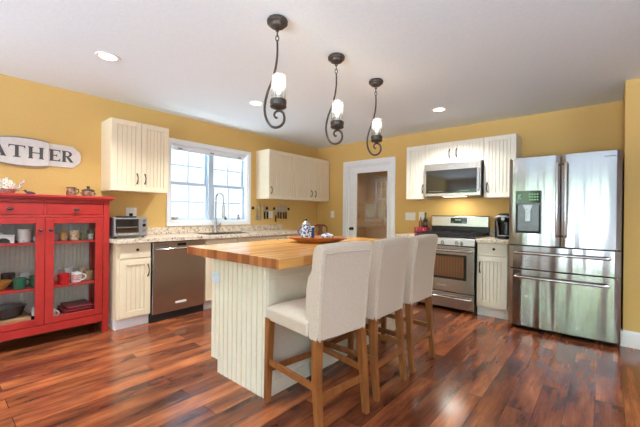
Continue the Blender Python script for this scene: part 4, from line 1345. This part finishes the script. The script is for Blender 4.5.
def letter(ch, y0, w, x):
    b = B()
    z0 = SZ - LH / 2
    H = LH
    sw = 0.026            # thick stroke
    hl = 0.009            # hairline / serif
    X0, X1 = x, x + 0.0025

    def r(a, c, p, q):
        b.box(X0, X1, y0 + a, y0 + c, z0 + p, z0 + q)

    def pl(ps):
        b.prism([(y0 + a, z0 + c) for a, c in ps], 'x', X0, X1)

    def arc(cy, cz, ro_y, ro_z, ri_y, ri_z, a0, a1, n=14):
        for i in range(n):
            p, q = a0 + (a1 - a0) * i / n, a0 + (a1 - a0) * (i + 1) / n
            pl([(cy + ro_y * math.cos(p), cz + ro_z * math.sin(p)), (cy + ro_y * math.cos(q), cz + ro_z * math.sin(q)),
                (cy + ri_y * math.cos(q), cz + ri_z * math.sin(q)), (cy + ri_y * math.cos(p), cz + ri_z * math.sin(p))])
    if ch == 'T':
        c = w / 2
        r(c - sw / 2, c + sw / 2, hl, H - hl); r(0, w, H - hl, H); r(c - sw, c + sw, 0, hl)
        pl([(0, H - hl), (0.012, H - hl), (0, H - 0.032)]); pl([(w - 0.012, H - hl), (w, H - hl), (w, H - 0.032)])
    elif ch == 'H':
        for o in (0.006, w - sw - 0.006):
            r(o, o + sw, hl, H - hl); r(o - 0.006, o + sw + 0.006, 0, hl); r(o - 0.006, o + sw + 0.006, H - hl, H)
        r(sw + 0.006, w - sw - 0.006, H / 2 - hl / 2, H / 2 + hl / 2)
    elif ch == 'E':
        r(0.006, 0.006 + sw, hl, H - hl); r(0, w, 0, hl); r(0, w, H - hl, H)
        r(0.006 + sw, w * 0.68, H / 2 - hl / 2, H / 2 + hl / 2); r(w * 0.66, w * 0.68 + 0.003, H / 2 - 0.016, H / 2 + 0.016)
        pl([(w - 0.012, H - hl), (w, H - hl), (w, H - 0.032)]); pl([(w - 0.014, hl), (w, hl), (w, 0.034)])
    elif ch == 'R':
        r(0.006, 0.006 + sw, hl, H - hl); r(0, sw + 0.012, 0, hl); r(0, sw + 0.012, H - hl, H)
        zc = H * 0.735
        r(sw + 0.006, w * 0.5, H - hl, H); r(sw + 0.006, w * 0.5, H * 0.47, H * 0.47 + hl)
        arc(w * 0.48, zc, w * 0.42, H * 0.265, w * 0.18, H * 0.185, -PI / 2, PI / 2)
        pl([(w * 0.38, H * 0.47), (w * 0.66, H * 0.47), (w + 0.006, 0), (w * 0.74, 0)])
    elif ch == 'A':
        pl([(w / 2 - 0.008, H), (w / 2 + 0.012, H), (w - 0.006, hl), (w - sw - 0.01, hl)])
        pl([(w / 2 - 0.004, H), (w / 2 + 0.004, H - 0.008), (0.018, hl), (0.008, hl)])
        r(w * 0.28, w * 0.68, H * 0.33, H * 0.33 + hl); r(0, 0.03, 0, hl); r(w - sw - 0.016, w, 0, hl)
    elif ch == 'G':
        arc(w / 2, H / 2, w / 2, H / 2 + 0.002, w / 2 - 0.026, H / 2 - 0.008, PI * 0.22, PI * 1.9, 26)
        r(w - sw, w, 0.006, H * 0.42); r(w - sw - 0.012, w + 0.006, H * 0.42, H * 0.42 + hl)
    b.build('letter_' + ch.lower(), 'letter', t)


letter('G', -4.68, 0.118, 0.0145)
letter('A', -4.519, 0.118, 0.0312)
letter('T', -4.388, 0.118, 0.0312)
letter('H', -4.249, 0.118, 0.0312)
letter('E', -4.085, 0.088, 0.0145)
letter('R', -3.984, 0.094, 0.0145)

# ================================================================== ISLAND TOP THINGS
IZ = 0.9145
bc = Vector((2.192, -2.477, IZ))
t = thing('dough_bowl', 'long shallow wooden bowl on the butcher block island', 'bowl', bc)
b = B()
b.lathe([(0.16, 0), (0.175, 0.004), (0.27, 0.038), (0.288, 0.05), (0.284, 0.053), (0.265, 0.045), (0.16, 0.012), (0, 0.010)], bc, 40, 1.0, 0.62, th)
b.build('body', 'traywood', t)
pc = bc + R0 * -0.115 + Fv * -0.0 + Vector((0, 0, 0.0165))
t = thing('coffee_pot', 'blue and white enamel coffee pot standing in the wooden bowl', 'coffee pot', pc)
B().lathe([(0.05, 0), (0.052, 0.006), (0.05, 0.05), (0.044, 0.10), (0.036, 0.14), (0.037, 0.147)], pc).build('body', 'bluewhite', t)
B().lathe([(0.039, 0), (0.036, 0.012), (0.014, 0.03), (0.006, 0.036)], pc + Vector((0, 0, 0.1475))).build('lid', 'silverp', t)
B().ball(pc + Vector((0, 0, 0.196)), 0.010).build('lid_knob', 'black', t)
pts = [pc + R0 * -(0.042 + 0.034 * math.sin(PI * i / 8)) + Vector((0, 0, 0.128 - 0.088 * i / 8)) for i in range(9)]
B().tube(pts, 0.006, 8).build('handle', 'blue', t)
B().tube([pc + R0 * 0.045 * 0.7 - Fv * 0.03 + Vector((0, 0, 0.06)), pc + R0 * 0.045 - Fv * 0.04 + Vector((0, 0, 0.09)), pc + R0 * 0.052 - Fv * 0.05 + Vector((0, 0, 0.125))], [0.014, 0.01, 0.008], 10).build('spout', 'bluewhite', t)
q = bc + R0 * -0.062 + Fv * 0.055 + Vector((0, 0, 0.0125))
t = thing('blue_tumbler', 'slim deep blue tumbler standing behind the coffee pot', 'tumbler', q)
B().lathe([(0.024, 0), (0.026, 0.004), (0.027, 0.135), (0.024, 0.135), (0.023, 0.01), (0, 0.009)], q).build('body', 'blue', t)
B().lathe([(0.0275, 0.126), (0.0275, 0.136), (0.0262, 0.1365)], q).build('rim', 'bluewhite', t)
q = bc + R0 * 0.085 + Fv * -0.0 + Vector((0, 0, 0.0125))
t = thing('covered_dish', 'low blue and white china dish with lid in the wooden bowl', 'dish', q)
B().lathe([(0.03, 0), (0.034, 0.004), (0.058, 0.04), (0.06, 0.05)], q).build('body', 'bluewhite', t)
B().lathe([(0.0615, 0), (0.055, 0.012), (0.02, 0.024), (0.008, 0.026), (0.009, 0.034), (0, 0.037)], q + Vector((0, 0, 0.0505))).build('lid', 'bluewhite', t)
for s in (-1, 1):
    B().tube([q + R0 * s * 0.055 + Vector((0, 0, 0.034)), q + R0 * s * 0.072 + Vector((0, 0, 0.03)), q + R0 * s * 0.058 + Vector((0, 0, 0.018))], 0.004, 8).build('lug', 'bluewhite', t)

# ================================================================== BAR STOOLS
def soft_box(x0, x1, y0, y1, z0, z1, bev):
    return B().box(x0, x1, y0, y1, z0, z1)


def make_stool(label, group):
    """stool facing -x (towards the island); local origin on the floor at its centre"""
    t = thing('bar_stool', label, 'bar stool', (0, 0, 0), group)
    # coordinates local: front feet x=-0.25, rear feet x=+0.26
    for s in (-1, 1):
        y, yf = s * 0.185, s * 0.2
        B().bar((-0.258, yf, 0.0), (-0.248, yf * 0.96, 0.53), 0.034, 0.034, 0.046, 0.046).build('leg', 'stoolwood', t, bev=0.002)
        b = B(); b.bar((0.222, y, 0.0), (0.195, y, 0.28), 0.034, 0.034, 0.042, 0.042); b.bar((0.195, y, 0.28), (0.180, y * 0.92, 0.56), 0.042, 0.042, 0.046, 0.046)
        b.build('leg', 'stoolwood', t, bev=0.002)
        B().bar((-0.234, yf * 0.98, 0.255), (0.186, y, 0.255), 0.018, 0.036).build('stretcher', 'stoolwood', t, bev=0.002)
    B().bar((0.202, -0.166, 0.205), (0.202, 0.166, 0.205), 0.018, 0.036).build('stretcher', 'stoolwood', t, bev=0.002)
    B().bar((-0.254, -0.18, 0.205), (-0.254, 0.18, 0.205), 0.018, 0.036).build('stretcher', 'stoolwood', t, bev=0.002)
    # seat cushion: rounded slab with a crown
    b = B()
    nx, ny = 12, 10
    x0, x1, y0, y1 = -0.278, 0.14, -0.212, 0.212
    def prof(s):
        return max(0.0, 1 - abs(2 * s - 1) ** 5)
    top, bot = [], []
    for i in range(nx + 1):
        rt, rb = [], []
        for j in range(ny + 1):
            s, q_ = i / nx, j / ny
            x = x0 + (x1 - x0) * s; y = y0 + (y1 - y0) * q_
            h = 0.592 + 0.048 * (prof(q_) ** 0.6) * (1 - (1 - s) ** 6)
            rt.append(b.v(x, y, h)); rb.append(b.v(x + 0.004 * (0.5 - s), y * 0.985, 0.515))
        top.append(rt); bot.append(rb)
    for i in range(nx):
        for j in range(ny):
            b.bm.faces.new((top[i][j], top[i + 1][j], top[i + 1][j + 1], top[i][j + 1]))
            b.bm.faces.new((bot[i][j], bot[i][j + 1], bot[i + 1][j + 1], bot[i + 1][j]))
    for i in range(nx):
        b.bm.faces.new((top[i][0], bot[i][0], bot[i + 1][0], top[i + 1][0])); b.bm.faces.new((top[i][ny], top[i + 1][ny], bot[i + 1][ny], bot[i][ny]))
    for j in range(ny):
        b.bm.faces.new((top[0][j], top[0][j + 1], bot[0][j + 1], bot[0][j])); b.bm.faces.new((top[nx][j], bot[nx][j], bot[nx][j + 1], top[nx][j + 1]))
    b.build('seat', 'fabric', t, bev=0.012, seg=3, sharp=50)
    # backrest: side outline in (x, z) extruded over y with slight flare at the top
    outl = [(0.135, 0.505), (0.205, 0.502), (0.213, 0.60), (0.222, 0.75), (0.238, 0.90), (0.254, 0.995), (0.248, 1.016), (0.228, 1.024), (0.2, 1.018),
            (0.180, 1.0), (0.165, 0.955), (0.160, 0.90), (0.150, 0.868), (0.128, 0.84), (0.112, 0.78), (0.105, 0.68), (0.112, 0.61), (0.13, 0.56)]
    b = B()
    rows = []
    for k in range(5):
        s = -1 + 2 * k / 4
        rows.append([b.v(x, s * (0.196 + 0.008 * max(0, (z - 0.5) / 0.5)), z + 0.006 * (1 - s * s) * (z > 0.95)) for x, z in outl])
    for r0, r1 in zip(rows, rows[1:]):
        for i in range(len(outl)):
            j = (i + 1) % len(outl)
            b.bm.faces.new((r0[i], r0[j], r1[j], r1[i]))
    b.bm.faces.new(rows[0]); b.bm.faces.new(rows[-1][::-1])
    br = b.build('backrest', 'fabric', t, bev=0.010, seg=3, sharp=50)
    # welted seams around the back panel
    p_ = B()
    for s in (-1, 1):
        pts = [(x + 0.0015, s * (0.196 + 0.008 * max(0, (z - 0.5) / 0.5) - 0.02), z) for x, z in outl[1:6]]
        p_.tube(pts, 0.004, 6)
    p_.tube([(0.250, -0.18, 0.975), (0.2515, 0, 0.978), (0.250, 0.18, 0.975)], 0.004, 6)
    p_.build('seam', 'fabric', br)
    return t


labs = ['cream upholstered bar stool nearest the camera, at the near end of the island', 'cream upholstered bar stool in the middle of the three', 'cream upholstered bar stool farthest away, nearest the range']
spots = [(2.92, -3.30, -0.138), (2.925, -2.808, 0.0), (2.932, -2.297, -0.02)]
proto = make_stool(labs[0], 'bar stools along the island')
for i, (x, y, a) in enumerate(spots):
    o = proto if i == 0 else copy_tree(proto)
    o.location = (x, y, 0)
    o.rotation_euler = (0, 0, a)
    o['label'] = labs[i]

# ================================================================== CORNER CHAIR
cc = Vector((0.63, -0.56, 0))
t = thing('side_chair', 'dark cherry wood chair with splat back in the corner behind the island', 'chair', cc)


def cp_(u, d, z):      # local: u along the back, d forwards
    a = R0 * 0.98 + Fv * 0.2
    a.normalize()
    f_ = Vector((a.y, -a.x, 0))
    return tuple(cc + a * u + f_ * d + Vector((0, 0, z)))


for s in (-1, 1):
    pts = [cp_(s * 0.13, -0.2, 0.0), cp_(s * 0.125, -0.17, 0.25), cp_(s * 0.125, -0.16, 0.45), cp_(s * 0.125, -0.185, 0.75), cp_(s * 0.118, -0.205, 0.94)]
    B().tube(pts, [0.017, 0.018, 0.018, 0.016, 0.015], 8).build('leg', 'chairwood', t)
    B().tube([cp_(s * 0.17, 0.15, 0.0), cp_(s * 0.165, 0.15, 0.2), cp_(s * 0.17, 0.155, 0.42)], [0.014, 0.02, 0.026], 8).build('leg', 'chairwood', t)
rail_pts = [cp_(u, -0.205, 0.945 + 0.045 * (1 - (abs(u) / 0.125) ** 2.4) - 0.012 * math.exp(-(u / 0.03) ** 2)) for u in [-0.125 + 0.25 * i / 14 for i in range(15)]]
B().tube(rail_pts, 0.016, 8).build('top_rail', 'chairwood', t)
sp_ = [(0.028, 0.47), (0.032, 0.56), (0.022, 0.64), (0.04, 0.75), (0.056, 0.82), (0.04, 0.88), (0.03, 0.92), (0.05, 0.965)]
b = B()
ring = [(w_, z) for w_, z in sp_] + [(-w_, z) for w_, z in sp_[::-1]]
A = [b.bm.verts.new(cp_(u, -0.165 - (z - 0.45) * 0.075, z)) for u, z in ring]
C_ = [b.bm.verts.new(cp_(u, -0.150 - (z - 0.45) * 0.075, z)) for u, z in ring]
nn = len(ring) // 2
for i in range(nn - 1):
    j0, j1 = len(ring) - 1 - i, len(ring) - 2 - i
    b.bm.faces.new((A[i], A[i + 1], A[j1], A[j0])); b.bm.faces.new((C_[i], C_[j0], C_[j1], C_[i + 1]))
for i in range(len(ring)):
    j = (i + 1) % len(ring)
    b.bm.faces.new((A[i], C_[i], C_[j], A[j]))
b.build('splat', 'chairwood', t)
b = B()
poly = [cp_(-0.145, -0.175, 0), cp_(0.145, -0.175, 0), cp_(0.2, 0.18, 0), cp_(-0.2, 0.18, 0)]
b.prism([(p[0], p[1]) for p in poly], 'z', 0.425, 0.475)
b.build('seat', plain('seat_cloth', (170, 140, 104), 0.85), t, bev=0.012, seg=3)

# ================================================================== LIGHTS
def point(name, loc, power, r, parent=None, col=(1, 0.86, 0.68)):
    d = bpy.data.lights.new(name, 'POINT')
    d.energy = power; d.shadow_soft_size = r; d.color = col
    o = bpy.data.objects.new(name, d)
    COL.objects.link(o)
    if parent is not None:
        o.parent = parent; o.location = Vector(loc) - origin_of(parent)
    else:
        o.location = loc
    return o


def pendant(label):
    """hangs from local origin at the ceiling; the scroll lies in the plane of R0"""
    t = thing('pendant_light', label, 'pendant light', (0, 0, CH), 'pendant lights over the island')
    def P(a, z, s=0):
        return R0 * a + Fv * s + Vector((0, 0, CH + z))
    B().lathe([(0.02, -0.052), (0.045, -0.047), (0.05, -0.034), (0.066, -0.028), (0.068, -0.012), (0.06, 0.0)], (0, 0, CH - 0.001), 28).build('canopy', 'iron', t)
    b = B()
    for i, z0 in enumerate((-0.062, -0.092, -0.122)):
        ring = [P(0.010 * math.cos(a) * (i % 2 == 0), z0 + 0.019 * math.sin(a), 0.010 * math.cos(a) * (i % 2 == 1)) for a in (2 * PI * k / 12 for k in range(13))]
        b.tube(ring, 0.0035, 6)
    b.tube([P(0, -0.05), P(0, -0.066)], 0.005, 8)
    b.build('chain', 'iron', t)
    raw = [(0.0, -0.137), (0.002, -0.19), (0.0, -0.25), (-0.012, -0.33), (-0.035, -0.41), (-0.060, -0.48), (-0.075, -0.55), (-0.074, -0.61), (-0.058, -0.66), (-0.03, -0.693),
           (0.0, -0.700), (0.03, -0.688), (0.048, -0.664), (0.052, -0.634), (0.042, -0.604), (0.018, -0.592), (-0.006, -0.600), (-0.014, -0.62), (-0.004, -0.637), (0.008, -0.634)]
    pts = []
    V = [Vector((a, 0, z)) for a, z in raw]
    for i in range(len(V) - 1):
        p0, p1, p2, p3 = V[max(i - 1, 0)], V[i], V[i + 1], V[min(i + 2, len(V) - 1)]
        for k in range(5):
            s = k / 5
            v = 0.5 * ((2 * p1) + (p2 - p0) * s + (2 * p0 - 5 * p1 + 4 * p2 - p3) * s * s + (3 * p1 - p0 - 3 * p2 + p3) * s ** 3)
            pts.append(P(v.x, v.z))
    pts.append(P(*raw[-1]))
    n_ = len(pts)
    B().tube(pts, [0.006 + 0.0025 * math.sin(PI * i / n_) for i in range(n_)], 10, ry=0.010, side=Fv).build('scroll_arm', 'iron', t)
    c_ = R0 * 0.012
    cup = B().lathe([(0.010, -0.588), (0.02, -0.582), (0.04, -0.577), (0.05, -0.572), (0.054, -0.566), (0.050, -0.556), (0.054, -0.542), (0.052, -0.522), (0.046, -0.520), (0.044, -0.54), (0, -0.54)], c_ + Vector((0, 0, CH)), 28).build('shade_holder', 'iron', t)
    B().lathe([(0.044, -0.519), (0.0465, -0.5), (0.047, -0.40), (0.046, -0.367), (0.0435, -0.367), (0.0445, -0.40), (0.044, -0.5)], c_ + Vector((0, 0, CH)), 72, flute=0.035, nf=16).build('shade', 'flute', t)
    s_ = B().cyl(c_ + Vector((0, 0, CH - 0.539)), c_ + Vector((0, 0, CH - 0.49)), 0.013).build('candle_socket', 'white', t)
    B().lathe([(0.008, 0), (0.016, 0.018), (0.014, 0.034), (0.004, 0.06), (0, 0.064)], c_ + Vector((0, 0, CH - 0.4898))).build('bulb', 'bulb', t)
    point('pendant_glow', c_ + Vector((0, 0, CH - 0.40)), PENDANT_POWER, 0.03, t)
    return t


pl_labs = ['iron scroll pendant with fluted glass shade nearest the camera', 'iron scroll pendant in the middle of the row over the island', 'iron scroll pendant farthest away, in front of the pantry door']
pp = pendant(pl_labs[0])
for i, (x, y) in enumerate(((2.618, -3.396), (2.608, -2.76), (2.597, -2.141))):
    o = pp if i == 0 else copy_tree(pp)
    o.location = (x, y, CH)
    o['label'] = pl_labs[i]


def downlight(label):
    t = thing('recessed_light', label, 'ceiling light', (0, 0, CH), 'recessed ceiling lights')
    B().lathe([(0.062, -0.001), (0.064, -0.006), (0.085, -0.005), (0.088, -0.001)], (0, 0, CH), 32).build('trim_ring', 'trim', t)
    B().lathe([(0.061, -0.004), (0.0, -0.0045)], (0, 0, CH), 32).build('lens', 'can', t)
    d = bpy.data.lights.new('downlight_glow', 'AREA')
    d.shape = 'DISK'; d.size = 0.12; d.energy = CAN_POWER; d.color = (0.93, 0.98, 1.0); d.spread = math.radians(125)
    o = bpy.data.objects.new('downlight_glow', d)
    COL.objects.link(o)
    o.parent = t; o.location = (0, 0, -0.012)
    return t


cl = ['recessed ceiling light above the red cabinet', 'recessed ceiling light above the sink window counter', 'recessed ceiling light above the range and microwave',
      'added recessed fill light behind the camera near the patio door', 'added recessed fill light behind the camera on the left', 'added recessed fill light to the right of the camera', 'added recessed fill light in front of the refrigerator', 'added recessed fill light straight above the camera', 'added fill light inside the pantry to brighten the glass door']  # lamps on this line are added out of view to brighten room and pantry
dl = downlight(cl[0])
for i, (x, y) in enumerate(((1.17, -3.925), (1.202, -2.445), (2.727, -0.925), (3.6, -6.6), (1.4, -5.9), (6.2, -5.6), (5.6, -2.2), (4.9, -4.3), (1.2, 0.7))):
    o = dl if i == 0 else copy_tree(dl)
    o.location = (x, y, CH)
    o['label'] = cl[i]
